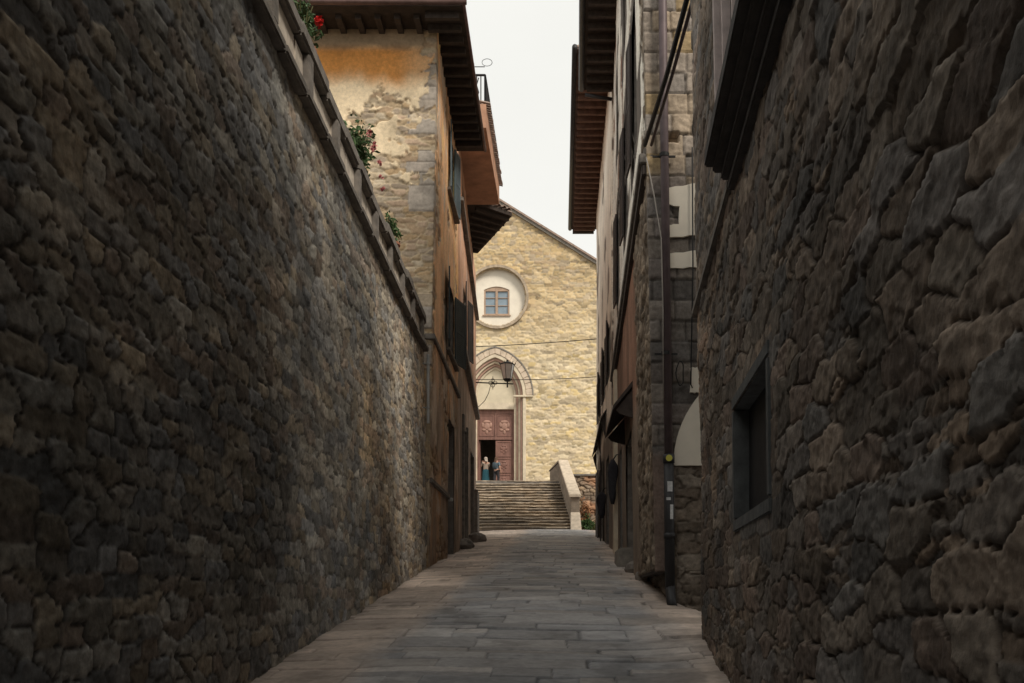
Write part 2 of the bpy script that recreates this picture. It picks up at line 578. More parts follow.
def f_rightwall(u, v):
    ju = fbm(u / .06, v / .05, 42, 3); jv = fbm(u / .055 + 9, v / .045, 44, 3)
    r1, r2, r3, e, du, dv = rubble(u + ju * .030, v + jv * .022, 0.40, 0.155, 23, 5.0, 0.40, 0.18, 0.42)
    s1, s2, s3, e2, du2, dv2 = rubble(u + 40 + ju * .03, v + 3 + jv * .02, 0.20, 0.062, 41, 4.5, 0.3, 0.16, 0.44)
    big = (vnoise(u / 1.0, v / .5, 77) * 0.5 + r1 * 0.6 > .36).astype(float)      # long blocks, with courses of small packing stones between
    g1 = sstep(0.025, 0.065, e); g2 = sstep(0.03, 0.10, e2)
    ch = chips(u, v, .14, .07, 46)
    h1 = ((r1 - 0.5) * 0.024 + du * (r2 - 0.5) * 0.06 + dv * (r3 - 0.30) * 0.12 + ch * .30) * g1 - 0.022 * (1 - g1)
    h2_ = ((s1 - 0.5) * 0.016 + dv2 * (s3 - 0.3) * 0.14 + ch * .12) * g2 - 0.020 * (1 - g2) - 0.004
    h = h1 * big + h2_ * (1 - big)
    h = h + fbm(u / .06, v / .04, 43, 4, 0.8) * 0.016 + fbm(u / 1.4, v / .9, 45, 3) * 0.05
    c1 = pal(r3, [(0.26, 0.228, 0.20), (0.29, 0.25, 0.21), (0.24, 0.222, 0.21), (0.31, 0.255, 0.205), (0.235, 0.225, 0.215), (0.33, 0.27, 0.22), (0.27, 0.215, 0.18)])
    c2 = pal(s2, [(0.30, 0.25, 0.205), (0.25, 0.225, 0.20), (0.34, 0.268, 0.208), (0.23, 0.21, 0.195)])
    col = c1 * big[:, None] + c2 * (1 - big)[:, None]
    g = g1 * big + g2 * (1 - big)
    col = col * (0.62 + 0.7 * r2 * big + .7 * s1 * (1 - big))[:, None] * (1 + 1.1 * fbm(u / .09, v / .06, 48, 3, .62))[:, None]
    mort = np.array((0.17, 0.145, 0.125)) * (1 + .9 * sstep(.45, .7, vnoise(u / .5, v / .3, 50)))[:, None]
    col = col * g[:, None] + mort * (1 - g)[:, None]
    st = sstep(-0.1, 0.2, fbm(u / 2.2, v / 1.6, 53, 5, 0.6))
    col = col * np.array((.86, .83, .80)) * (1 - 0.40 * st)[:, None]
    tan = sstep(0.0, 0.25, fbm(u / 1.2 + 9, v / .8, 55, 4)) * sstep(5, 9.5, u)
    col = col * (1 + tan[:, None] * np.array((0.65, 0.45, 0.28)))
    return h, col


def f_church(u, v):
    r1, r2, r3, e, du, dv = rubble(u, v, 0.36, 0.17, 61, 4.5, 0.30, 0.22, 0.42)
    g = sstep(0.03, 0.12, e)
    h = -0.035 * (1 - g) + (r1 - 0.5) * 0.03 + dv * (r3 - 0.5) * 0.14 + fbm(u / .3, v / .2, 63, 4) * 0.045 + fbm(u / 3, v / 2, 65, 3) * 0.05
    up = sstep(15.0, 21, v + fbm(u / 2, v / 2, 64, 3) * 3)
    a = pal(r3, [(0.61, 0.50, 0.33), (0.66, 0.55, 0.385), (0.58, 0.47, 0.30), (0.63, 0.495, 0.27), (0.68, 0.585, 0.43), (0.60, 0.50, 0.36), (0.50, 0.42, 0.31)])
    b = pal(r3, [(0.50, 0.375, 0.225), (0.57, 0.45, 0.28), (0.42, 0.32, 0.215), (0.59, 0.465, 0.30), (0.51, 0.39, 0.23), (0.44, 0.36, 0.265), (0.57, 0.435, 0.25)])
    col = a * (1 - up)[:, None] + b * up[:, None]
    mort = np.array((0.63, 0.545, 0.40)) * (1 - 0.3 * up)[:, None]
    col = col * g[:, None] + mort * (1 - g)[:, None]
    st = sstep(0.02, 0.25, fbm(u / 1.3, v / .55, 67, 5, 0.65))
    col = col * (1 - 0.24 * st * (0.5 + 0.6 * up))[:, None]
    col = col * (0.87 + 0.26 * r2)[:, None] * np.where(r1 < .12, .74, 1.0)[:, None]
    col = col * np.array((1.02, .99, .93))
    return h, col


# ================================================================== LEFT GARDEN WALL
t = thing('garden_wall', (-2.75, 8, 0.9), 'tall dark rubble stone wall with a coping along the left side of the street', 'wall')


def lw_pos(u, v):
    x = np.interp(u, [-12, 7.9, 20], [-2.42, -2.56, -2.76]) - 0.012 * (v - 2)
    return np.stack([x, u, v], 1), (1, 0, 0)


sheet('wall_face', M_relief, t, rng((-12, 3, 0.25), (3, 4.2, 0.05), (4.2, 9, 0.02), (9, 19.7, 0.026)), rng((-1.6, 0.3, 0.1), (0.3, 6.76, 0.021)), lw_pos, f_leftwall, back=0.45)


def lwx(y, z):
    return float(np.interp(y, [-12, 7.9, 20], [-2.42, -2.56, -2.76]) - 0.012 * (z - 2))


def wall_strip(y0, y1, x_in, x_out, z0, z1, step, jitter, seed):
    """a long course of separate blocks following the wall"""
    rr = random.Random(seed)
    mb = MB()
    y = y0
    while y < y1 - 0.05:
        n = min(y1, y + step * rr.uniform(0.7, 1.3))
        j = rr.uniform(-jitter, jitter)
        k = rr.uniform(-jitter, jitter)
        a, b = lwx(y, z0), lwx(n, z0)
        g = 0.006
        bt = [(a + x_in, y + g, z0 + k), (a + x_out + j, y + g, z0 + k), (b + x_out + j, n - g, z0 + k), (b + x_in, n - g, z0 + k)]
        mb.quadbox(bt, [(p[0], p[1], z1 + k + rr.uniform(-jitter, jitter) * .6) for p in bt])
        y = n
    return mb


wall_strip(-12, 19.6, -0.40, 0.10, 6.70, 6.80, 1.1, 0.012, 1).build('string_course', m_stonedark, t, bevel=0.02)
wall_strip(-12, 19.6, -0.38, 0.05, 6.805, 6.86, 1.3, 0.006, 5).build('string_course', m_stonedark, t, bevel=0.012)
wall_strip(-12, 19.6, -0.34, -0.025, 6.865, 7.28, 0.9, 0.012, 2).build('parapet', mat('lit_parapet_stone', (.55, .48, .40), .85, .3, 6, .35), t, bevel=0.012)  # light caught by the parapet faces is painted in as a paler tone
wall_strip(-12, 19.65, -0.46, 0.07, 7.285, 7.45, 1.0, 0.022, 3).build('coping', m_stonedark, t, bevel=0.025)
yy = 4.6
while yy < 19.4:
    a = lwx(yy, 6.9)
    MB().box(a - 0.06, a + 0.05, yy, yy + 0.16, 6.865, 7.283).build('pier', m_stonedark, t, bevel=0.012)
    yy += 1.32

# zinc pipe at the end of the wall
a = lwx(19.4, 5)
p = MB().tube([(a + 0.10, 19.35, 6.6), (a + 0.10, 19.35, 5.2)], 0.032, 10)
for z in (6.4, 5.5):
    p.tube([(a + 0.10, 19.35, z), (a + 0.10, 19.35, z + 0.04)], 0.042, 10)
    p.box(a - 0.03, a + 0.09, 19.335, 19.365, z + 0.01, z + 0.03)
o = settle(p.build('rain_pipe', m_zinc, smooth=False))
tag(o, 'short pale grey metal pipe near the top of the garden wall beside the ochre house', 'pipe')


# ------------------------------------------------------------------ plants on the wall
def foliage(mb, c, rx, ry, rz, n, s, rr, droop=0.3):
    for _ in range(n):
        while True:
            q = Vector((rr.uniform(-1, 1), rr.uniform(-1, 1), rr.uniform(-1, 1)))
            if 0.15 < q.length < 1: break
        k = 0.75 + 0.5 * math.sin(q.x * 5 + c[1]) * math.sin(q.z * 4 + c[0])
        p = Vector((c[0] + q.x * rx * k, c[1] + q.y * ry * k, c[2] + q.z * rz * k))
        a = Vector((rr.uniform(-1, 1), rr.uniform(-1, 1), rr.uniform(-.7, .7))).normalized()
        b = a.cross(Vector((rr.uniform(-1, 1), rr.uniform(-1, 1), rr.uniform(-1, 1)))).normalized()
        l = s * rr.uniform(0.6, 1.3); wd = l * 0.42
        nrm = a.cross(b) * l * 0.12
        st = len(mb.v)
        mb.v += [tuple(p), tuple(p + a * l * .5 + b * wd * .5 + nrm), tuple(p + a * l - Vector((0, 0, droop * l))), tuple(p + a * l * .5 - b * wd * .5 + nrm)]
        mb.f += [(st, st + 1, st + 2), (st, st + 2, st + 3)]
    return mb


def flowers(mb, pts, r, rr):
    for p in pts:
        for _ in range(9):
            d = Vector((rr.uniform(-1, 1), rr.uniform(-1, 1), rr.uniform(-.6, 1))).normalized()
            b = d.orthogonal().normalized() * r * 0.7
            c = d.cross(b)
            st = len(mb.v); q = Vector(p)
            mb.v += [tuple(q), tuple(q + d * r * .7 + b), tuple(q + d * r * 1.2), tuple(q + d * r * .7 - b), tuple(q + d * r * .5 + c * .6)]
            mb.f += [(st, st + 1, st + 2), (st, st + 2, st + 3), (st, st + 4, st + 2)]
    return mb


def plant(name, loc, size, n, leafm, fl, flm, label, group, seed, s=0.09, pot=True):
    rr = random.Random(seed)
    t = thing(name, loc, label, 'plant', group)
    x, y, z = loc
    if pot:
        mb = MB()
        n_ = 14
        prof = [(0.10, 0), (0.145, 0.22), (0.16, 0.22), (0.16, 0.26), (0.13, 0.26), (0.12, 0.22)]
        st = len(mb.v)
        for rad, hh in prof:
            for k in range(n_):
                a = 2 * math.pi * k / n_
                mb.v.append((x + rad * math.cos(a), y + rad * math.sin(a), z + hh))
        for i in range(len(prof) - 1):
            for k in range(n_):
                l = (k + 1) % n_
                mb.f.append((st + i * n_ + k, st + i * n_ + l, st + (i + 1) * n_ + l, st + (i + 1) * n_ + k))
        mb.f.append(tuple(st + (len(prof) - 1) * n_ + k for k in range(n_)))
        mb.build('pot', m_clay, t)
    zc = z + (0.24 if pot else 0) + size[2]
    sm = MB()
    for k in range(7):
        a = rr.uniform(0, 6.28); q = rr.uniform(.3, .8)
        sm.tube([(x, y, z + (0.2 if pot else -0.02)), (x + math.cos(a) * size[0] * q * .5, y + math.sin(a) * size[1] * q * .5, zc), (x + math.cos(a) * size[0] * q, y + math.sin(a) * size[1] * q, zc + size[2] * q)], [0.012, 0.009, 0.005], 5)
    sm.build('stem', m_leaf2, t)
    foliage(MB(), (x, y, zc), *size, n, s, rr).build('foliage', leafm, t)
    if fl:
        f = flowers(MB(), fl, 0.042, rr)
        f.build('blossom', flm, t)
    return t


G = 'plants on top of the left garden wall'
plant('flowering_plant', (-2.93, 13.75, 7.46), (0.24, 0.62, 0.42), 700, m_leaf, [(-2.72, 13.5 + .12 * k, 8.2 + .12 * math.sin(k * 2.1)) for k in range(5)] + [(-2.66, 14.0 + .13 * k, 7.9 + .14 * math.cos(k * 1.7)) for k in range(3)], m_pinkflower, 'bushy plant with faded pink flowers on the garden wall before the ochre house', G, 3)
plant('leafy_plant', (-2.90, 16.3, 7.46), (0.16, 0.4, 0.28), 240, m_leaf, [], None, 'small green leafy plant without flowers on the garden wall coping', G, 4)
plant('geranium', (-2.86, 10.55, 7.46), (0.2, 0.42, 0.34), 300, m_leaf, [(-2.66, 10.42, 7.95), (-2.64, 10.45, 7.99), (-2.66, 10.48, 7.94)], m_red, 'green potted geranium with one bright red flower head at the top of the garden wall', G, 5)

# ================================================================== LEFT HOUSE (ochre plaster)
H1 = thing('plastered_house', (-2.78, 20, 2.3), 'ochre plastered house with exposed stone corner and a wide dark eave on the left', 'house')


def h1_pos_front(u, v):          # u = x
    lean = 0.0166 * (v - 2.3)
    k = np.clip((u + 9) / 6.22, 0, 1)
    return np.stack([u + lean * k, 20 + 0 * u, v], 1), (0, -1, 0)


def f_h1_front(u, v):
    r1, r2, r3, e, du, dv = rubble(u, v, 0.25, 0.115, 71, 4.0, 0.34, 0.24, 0.42)
    g = sstep(0.02, 0.2, e)
    stone = pal(r3, [(0.38, 0.27, 0.16), (0.44, 0.33, 0.21), (0.36, 0.26, 0.17), (0.46, 0.37, 0.26), (0.38, 0.28, 0.20), (0.42, 0.35, 0.26), (0.30, 0.24, 0.18)])
    stone = stone * (0.9 + 0.5 * r2)[:, None]
    stone = stone * g[:, None] + np.array((0.50, 0.40, 0.27)) * (1 - g)[:, None]
    hs = -0.018 * (1 - g) + (r1 - .5) * 0.03 + fbm(u / .1, v / .06, 73, 5, .7) * 0.034
    # dressed quoins at the corner, alternating long and short
    vq = v + 0.16 * np.sin(v * 1.7) + 0.10 * np.sin(v * 4.1)
    cy = np.floor(vq / 0.36); fv = vq / 0.36 - cy
    ql = 0.26 + 0.40 * h2(cy, cy * 0, 75)
    dist = -2.78 - u
    isq = (dist < ql + fbm(u / .2, v / .2, 74, 3) * 0.12) & (h2(cy, cy * 0 + 3, 76) < 0.70) & (fbm(u / .45, v / .35, 88, 4) < 0.16)
    q1 = h2(cy, np.floor(dist / 0.5), 78)
    joint = np.minimum(np.minimum(fv, 1 - fv) * 0.36, np.abs(ql - dist))
    qc = (1 + .8 * fbm(u / .3, v / .18, 80, 4, .65))[:, None] * pal(q1, [(0.40, 0.35, 0.30), (0.45, 0.39, 0.335), (0.35, 0.30, 0.25), (0.47, 0.38, 0.28)]) * (0.5 + 0.5 * sstep(0, 0.025, joint))[:, None]
    stone = np.where(isq[:, None], qc, stone)
    hs = np.where(isq, 0.012 + fbm(u / .15, v / .15, 79, 3) * 0.015 - 0.02 * (1 - sstep(0, .03, joint)), hs)
    # plaster, mostly lost below and toward the corner
    n = fbm(u / .55, v / .55, 81, 5, 0.6)
    pm = (v - 11.45) * 0.30 + n * 2.1 - sstep(1.3, 0.0, dist) * 0.50 + 0.10 - 0.5 * sstep(.30, .34, vnoise(u / .42, v / .42, 82) - .42) * sstep(12.4, 11.8, v)
    pm2 = sstep(-0.02, 0.05, pm)
    pl = np.array((0.74, 0.60, 0.41))[None, :] * (1 + 0.5 * fbm(u / .7, v / .5, 83, 4))[:, None]
    grey = sstep(0.05, .3, fbm(u / .5 + 3, v / .8, 84, 4))
    pl = pl * (1 - 0.22 * grey)[:, None]
    oz = v + fbm(u / .5, v / .9, 85, 3) * 0.5
    stain = sstep(12.25, 12.75, oz) * (0.55 + 0.45 * sstep(0.1, 0.9, dist)) * (1 - 0.8 * sstep(13.1, 13.35, v))
    orange = np.array((0.74, 0.31, 0.07))
    pl = pl * (1 - 0.93 * stain)[:, None] + orange * (0.93 * stain)[:, None]
    top = sstep(13.1, 13.3, v + fbm(u / .4, v / .2, 86, 3) * 0.3)  # shadow of the eave, painted as a dark strip on the plaster
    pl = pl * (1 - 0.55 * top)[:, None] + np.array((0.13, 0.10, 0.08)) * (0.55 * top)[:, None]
    col = stone * (1 - pm2)[:, None] + pl * pm2[:, None]
    h = hs * (1 - pm2) + (0.03 + fbm(u / .4, v / .4, 87, 3) * 0.02) * pm2
    return h, col


sheet('front_wall', M_plaster, H1, rng((-9, -5.6, 0.2), (-5.6, -2.78, 0.022)), rng((1.5, 6.4, 0.12), (6.4, 13.62, 0.022)), h1_pos_front, f_h1_front, back=0.3)


def h1x(y, z):
    return -2.78 - 0.002 * (y - 20) + 0.0166 * (z - 2.3) * np.clip(1 - (y - 20) / 5.8, 0, 1)


def h1_pos_side(u, v):
    return np.stack([h1x(u, v), u, v], 1), (1, 0, 0)


def f_h1_side(u, v):
    n = fbm(u / .9, v / 1.6, 91, 5, 0.6); n2 = fbm(u / .6, v / .8, 93, 5, .65) * .8 + fbm(u / .25, v / 2.6, 94, 3) * .3
    up = sstep(5.5, 9.0, v + n * 5)
    base = np.array((0.90, 0.55, 0.31)) * up[:, None] + np.array((0.40, 0.30, 0.225)) * (1 - up)[:, None]
    orange = sstep(0.0, 0.25, fbm(u / .8 + 4, v / 2.0, 95, 4))
    col = base * (1 + orange[:, None] * np.array((0.45, 0.18, -0.1)))
    col = col * (1 + 1.1 * n2)[:, None]
    pale = sstep(0.06, 0.16, fbm(u / .9 + 9, v / 1.2, 97, 5, 0.6))
    col = col * (1 - .8 * pale)[:, None] + np.array((0.70, 0.58, 0.46)) * (.8 * pale)[:, None]
    dk = sstep(0.05, 0.3, fbm(u / .6 + 2, v / 1.3, 99, 5, .65) + (1 - up) * 0.10)
    col = col * (1 - 0.5 * dk)[:, None]
    r1, r2, r3, e, du, dv = rubble(u, v, 0.3, 0.16, 101, 3, 0.3, 0.4)
    lost = sstep(0.09, 0.14, fbm(u / 1.1 + 1, v / .9, 103, 5, .6) + (1 - sstep(20, 20.6, u)) * 0.16)
    g = sstep(0, .2, e)
    sc = pal(r3, [(0.44, 0.30, 0.18), (0.50, 0.37, 0.26), (0.36, 0.24, 0.16), (0.54, 0.43, 0.32)]) * (0.55 + .45 * g)[:, None]
    col = col * (1 - lost)[:, None] + sc * lost[:, None]
    low_dark = sstep(4.6, 3.0, v + n)  # plaster gets darker towards the bottom
    col = col * (1 - 0.35 * low_dark)[:, None]
    h = 0.02 * (1 - lost) + (-.03 * (1 - g) + (r1 - .5) * .03) * lost + n * 0.03 + fbm(u / .12, v / .12, 105, 3) * 0.012
    return h, col


OPEN1 = [(23.25, 24.2, 11.5, 13.1), (23.0, 24.5, 7.75, 9.4), (23.35, 24.75, 2.5, 6.1)]


def inrects(rects):
    def f(u, v):
        m = np.zeros(u.shape, bool)
        for a, b, c, d in rects:
            m |= (u > a) & (u < b) & (v > c) & (v < d)
        return m
    return f


sheet('side_wall', M_plaster, H1, rng((20.035, 25.85, 0.025)), rng((1.5, 13.62, 0.03)), h1_pos_side, f_h1_side, mask=inrects(OPEN1), back=0.3)
MB().box(-9, -3.12, 20.35, 25.8, 1.5, 13.6).build('inner_walls', m_earth, H1)


def slat_shutter(parent, hinge, direction, width, z0, z1, m, th=0.035, name='shutter', louvres=True):
    """one louvred leaf: hinge (x,y), direction (2D unit) the leaf extends in"""
    d = Vector((direction[0], direction[1])).normalized(); nrm = Vector((-d.y, d.x))
    f = MB()
    def bar(a, b, za, zb, t):
        c = Vector(hinge) + d * ((a + b) / 2)
        f.obox((c.x, c.y), (d.x, d.y), (nrm.x, nrm.y), (b - a) / 2, t / 2, za, zb)
    bar(0, 0.06, z0, z1, th); bar(width - 0.06, width, z0, z1, th)
    for a, b in ((z0, z0 + 0.08), (z1 - 0.08, z1), ((z0 + z1) / 2 - 0.03, (z0 + z1) / 2 + 0.03)):
        bar(0.062, width - 0.062, a, b, th - 0.004)
    z = z0 + 0.10
    while z < z1 - 0.11:
        bar(0.062, width - 0.062, z, z + 0.035, th * 0.5)
        z += 0.055
    c = Vector(hinge) + d * (width / 2)
    f.obox((c.x, c.y), (d.x, d.y), (nrm.x, nrm.y), width / 2 - 0.03, 0.003, z0 + 0.02, z1 - 0.02)
    return f.build(name, m, parent)


def reveal(parent, x, y0, y1, z0, z1, side, depth=0.26, fm=None, kind='window'):
    """dark recess with frame and glass for an opening in a wall facing +x (side=1) or -x (side=-1)"""
    s = -side
    xi = x + s * depth
    rv = MB()
    a, b = sorted((x + s * 0.02, xi))
    rv.box(a, b, y0 - 0.10, y0, z0 - 0.1, z1 + 0.1)
    rv.box(a, b, y1, y1 + 0.10, z0 - 0.1, z1 + 0.1)
    rv.box(a, b, y0 + 0.001, y1 - 0.001, z1, z1 + 0.1)
    rv.box(a, b, y0 + 0.001, y1 - 0.001, z0 - 0.1, z0)
    w = rv.build(kind, m_stonedark, parent)
    a, b = sorted((xi - s * 0.10, xi - s * 0.06))
    fr = MB()
    fr.box(a, b, y0, y0 + 0.07, z0, z1); fr.box(a, b, y1 - 0.07, y1, z0, z1)
    ym = (y0 + y1) / 2
    if kind == 'window':
        fr.box(a, b, ym - 0.04, ym + 0.04, z0 + 0.071, z1 - 0.071)
        fr.box(a, b, y0 + 0.071, y1 - 0.071, z0, z0 + 0.07); fr.box(a, b, y0 + 0.071, y1 - 0.071, z1 - 0.07, z1)
        fr.build('frame', fm or m_shutdark, w)
        a, b = sorted((xi - s * 0.05, xi - s * 0.03))
        MB().box(a, b, y0 + 0.01, y1 - 0.01, z0 + 0.01, z1 - 0.01).build('pane', m_glassdark, w)
    else:
        fr.box(a, b, y0 + 0.071, y1 - 0.071, z1 - 0.08, z1)
        fr.build('frame', fm or m_shutdark, w)
        lf = MB()
        for ya, yb in ((y0 + .075, ym - .004), (ym + .004, y1 - .075)):
            aa, bb = sorted((xi - s * 0.09, xi - s * 0.05))
            lf.box(aa, bb, ya, yb, z0 + 0.01, z1 - 0.085)
            k = z0 + 0.25
            while k < z1 - 0.7:
                aa, bb = sorted((xi - s * 0.105, xi - s * 0.091))
                lf.box(aa, bb, ya + .1, yb - .1, k, k + .5)
                k += .65
        lf.build('leaf', m_shutdark, w)
    bk = sorted((xi, xi + s * 0.03))
    MB().box(bk[0], bk[1], y0 - 0.1, y1 + 0.1, z0 - 0.1, z1 + 0.1).build('inner_back', m_dark, w)
    return w


m_glassdark = mat('dark_glass', (0.02, 0.022, 0.026), 0.15, 0.2, 3, 0, spec=0.5)

x = -2.68
reveal(H1, float(h1x(23.7, 12.3)), 23.25, 24.2, 11.5, 13.1, 1)
slat_shutter(H1, (float(h1x(23.2, 12.3)) + 0.06, 23.22), (0.10, -1), 0.5, 11.5, 13.1, m_shutlight)
slat_shutter(H1, (float(h1x(24.2, 12.3)) + 0.06, 24.24), (0.16, 1), 0.5, 11.5, 13.1, m_shutlight)
MB().box(-2.9, -2.60, 22.6, 24.7, 11.37, 11.44).build('sill', m_stonedark, H1, bevel=0.012)
reveal(H1, float(h1x(23.7, 8.5)), 23.0, 24.5, 7.75, 9.4, 1)
slat_shutter(H1, (float(h1x(23, 8.5)) + 0.06, 22.97), (0.12, -1), 0.75, 7.72, 9.42, m_shut)
slat_shutter(H1, (float(h1x(24.5, 8.5)) + 0.06, 24.54), (0.26, 1), 0.78, 7.72, 9.42, m_shut)
MB().box(-2.9, -2.63, 22.7, 24.9, 7.58, 7.66).build('sill', m_stonedark, H1, bevel=0.012)
mb = MB(); mb.quadbox([(-2.85, 19.94, 7.08), (float(h1x(20, 7)) + .075, 19.94, 7.08), (-2.7, 25.84, 7.08), (-2.9, 25.84, 7.08)], [(-2.85, 19.94, 7.2), (float(h1x(20, 7)) + .075, 19.94, 7.2), (-2.7, 25.84, 7.2), (-2.9, 25.84, 7.2)])
mb.build('string_course', m_stonedark, H1, bevel=0.015)
reveal(H1, -2.76, 23.35, 24.75, 2.6, 6.1, 1, kind='door')
MB().box(-2.9, -2.68, 20.0, 23.2, 4.06, 4.18).build('dado_ledge', m_stonedark, H1, bevel=0.02)
MB().box(-2.74, -2.62, 23.2, 23.32, 4.02, 4.10).build('letter_box', m_zinc, H1, bevel=0.01)

# eave and roof
def tiles(mb, p0, p1, out, n, r=0.09, ln=0.5, slope=0.3):
    """row of barrel tile ends from p0 to p1; out = 2D direction pointing off the roof"""
    p0 = Vector(p0); p1 = Vector(p1); o = Vector((out[0], out[1], 0)).normalized(); al = (p1 - p0).normalized()
    for i in range(n):
        c = p0.lerp(p1, (i + 0.5) / n)
        j = random.uniform(-.02, .02)
        st = len(mb.v); K = 7
        for s_ in (0, 1):
            q = c + o * (0.06 + j) if s_ == 0 else c - o * ln + Vector((0, 0, ln * slope))
            rr = r * (1 if s_ == 0 else .85)
            for rad in (rr, rr - 0.02):
                for k in range(K):
                    a = math.pi * k / (K - 1)
                    mb.v.append(tuple(q + al * rad * math.cos(a) + Vector((0, 0, rad * math.sin(a)))))
        for k in range(K - 1):
            a0 = st + k; b0 = st + K + k; a1 = st + 2 * K + k; b1 = st + 3 * K + k
            mb.f += [(a0, a0 + 1, a1 + 1, a1), (b0, b1, b1 + 1, b0 + 1), (a0, b0, b0 + 1, a0 + 1)]
    return mb


rf = MB()
rf.quadbox([(-9.6, 19.2, 13.60), (-1.97, 19.2, 13.60), (-2.03, 25.4, 13.60), (-9.6, 25.4, 13.60)],
           [(-9.6, 19.2, 13.66), (-1.97, 19.2, 13.66), (-2.03, 25.4, 13.66), (-9.6, 25.4, 13.66)])
ROOF1 = rf.build('roof', m_soffit, H1)
hp = MB()
hp.quadbox([(-9.6, 19.25, 13.665), (-2.0, 19.25, 13.665), (-2.08, 25.35, 13.665), (-9.6, 25.35, 13.665)],
           [(-6.4, 22.2, 14.7), (-5.0, 22.2, 14.7), (-5.0, 22.9, 14.7), (-6.4, 22.9, 14.7)])
hp.build('tile_slope', m_tilegrey, ROOF1)
tl = MB()
tiles(tl, (-9.5, 19.2, 13.70), (-2.05, 19.2, 13.70), (0, -1), 36)
tiles(tl, (-2.0, 19.25, 13.70), (-2.06, 25.35, 13.70), (1, 0), 30)
tl.build('eave_tile', m_tilegrey, ROOF1)
gt = MB()
gt.tube([(-1.95, 19.15, 13.64), (-2.0, 25.42, 13.62)], 0.04, 8)
gt.tube([(-9.6, 19.10, 13.64), (-1.88, 19.10, 13.64)], 0.07, 8)
gt.build('gutter', mat('copper_brown_metal', (.16, .10, .09), .55, .3, 5, .05, metal=.2), ROOF1, smooth=True)
MB().box(-9.6, -2.03, 19.22, 19.27, 13.661, 13.86).build('fascia', m_soffit, ROOF1)
MB().box(-2.16, -2.09, 19.3, 25.3, 13.667, 13.86).build('fascia', m_soffit, ROOF1)
k = 19.35
while k < 25.2:
    MB().box(-2.75, -2.06, k, k + 0.10, 13.46, 13.597).build('rafter', m_wood, ROOF1)
    k += 0.42
k = -5.8
while k < -2.65:
    MB().box(k, k + 0.12, 19.45, 20.05, 13.50, 13.597).build('rafter', m_wood, ROOF1)
    k += 0.40

# ================================================================== SECOND LEFT HOUSE
H2 = thing('brown_house', (-3.0, 26, 3.0), 'brown stained house with a jutting terrace box and iron railing, beyond the ochre house', 'house')
dH2 = Vector((-3.36 + 2.78, 38 - 25.85)).normalized()


def h2x(y):
    return -2.79 + (y - 25.85) * (-3.36 + 2.79) / (38 - 25.85)


def h2_pos(u, v):
    return np.stack([h2x(u), u, v], 1), (1, 0, 0)


def f_h2(u, v):
    n = fbm(u / 1.4, v / 2.2, 111, 5, 0.6); n2 = fbm(u / 1.1, v / 1.0, 113, 5, .65) * .8 + fbm(u / .5, v / 3.0, 114, 3) * .4
    up = sstep(7.5, 10, v + n * 2)
    base = np.array((0.55, 0.32, 0.21)) * up[:, None] + np.array((0.33, 0.25, 0.195)) * (1 - up)[:, None]
    col = base * (1 + 1.3 * n2)[:, None]
    pale = sstep(0.08, 0.25, fbm(u / .7 + 9, v / 1.8, 117, 5, 0.6))
    col = col * (1 - .75 * pale)[:, None] + np.array((0.64, 0.50, 0.41)) * (.75 * pale)[:, None]
    dk = sstep(0.05, 0.3, fbm(u / 1.0 + 2, v / 1.6, 119, 5, .65))
    col = col * (1 - 0.5 * dk)[:, None]
    return n * 0.03 + fbm(u / .2, v / .2, 121, 3) * 0.015, col


OPEN2 = [(28.4, 30.2, 3.0, 6.9), (33.2, 35.4, 3.4, 6.9), (28.2, 29.2, 12.6, 13.9), (29.2, 30.4, 9.3, 11.2)]
sheet('side_wall', M_plaster, H2, rng((25.85, 38.0, 0.05)), rng((1.8, 14.52, 0.05)), h2_pos, f_h2, mask=inrects(OPEN2), back=0.25)
MB().box(-9, -3.75, 25.9, 38, 1.8, 14.5).build('inner_walls', m_earth, H2)
MB().quadbox([(-3.7, 37.75, 1.8), (-3.38, 37.75, 1.8), (-3.39, 38.0, 1.8), (-3.7, 38.0, 1.8)], [(-3.7, 37.75, 14.5), (-3.38, 37.75, 14.5), (-3.39, 38.0, 14.5), (-3.7, 38.0, 14.5)]).build('end_wall', m_earth, H2)
for (a, b, c, d), kd in zip(OPEN2, ('door', 'door', 'window', 'window')):
    reveal(H2, h2x((a + b) / 2), a, b, c, d, 1, kind=kd)
slat_shutter(H2, (h2x(30.4) + .06, 30.45), (0.2, 1), 0.55, 9.3, 11.2, m_shutdark)
slat_shutter(H2, (h2x(29.2) + .06, 29.15), (0.12, -1), 0.55, 9.3, 11.2, m_shutdark)


def h2strip(name, y0, y1, z0, z1, outx, m, parent=H2, bevel=0.015):
    b = [(h2x(y0) - .05, y0, z0), (h2x(y0) + outx, y0, z0), (h2x(y1) + outx, y1, z0), (h2x(y1) - .05, y1, z0)]
    return MB().quadbox(b, [(q[0], q[1], z1) for q in b]).build(name, m, parent, bevel=bevel)


h2strip('string_course', 26.5, 37.9, 12.74, 12.86, 0.13, m_stonedark)
h2strip('string_course', 26.2, 37.9, 8.78, 8.98, 0.16, m_stonedark)
h2strip('door_surround', 30.25, 30.55, 2.9, 7.1, 0.07, m_stonedark)
h2strip('door_surround', 28.05, 28.35, 2.9, 7.1, 0.07, m_stonedark)
h2strip('buttress', 36.0, 37.9, 3.4, 5.8, 0.14, m_stonedark)

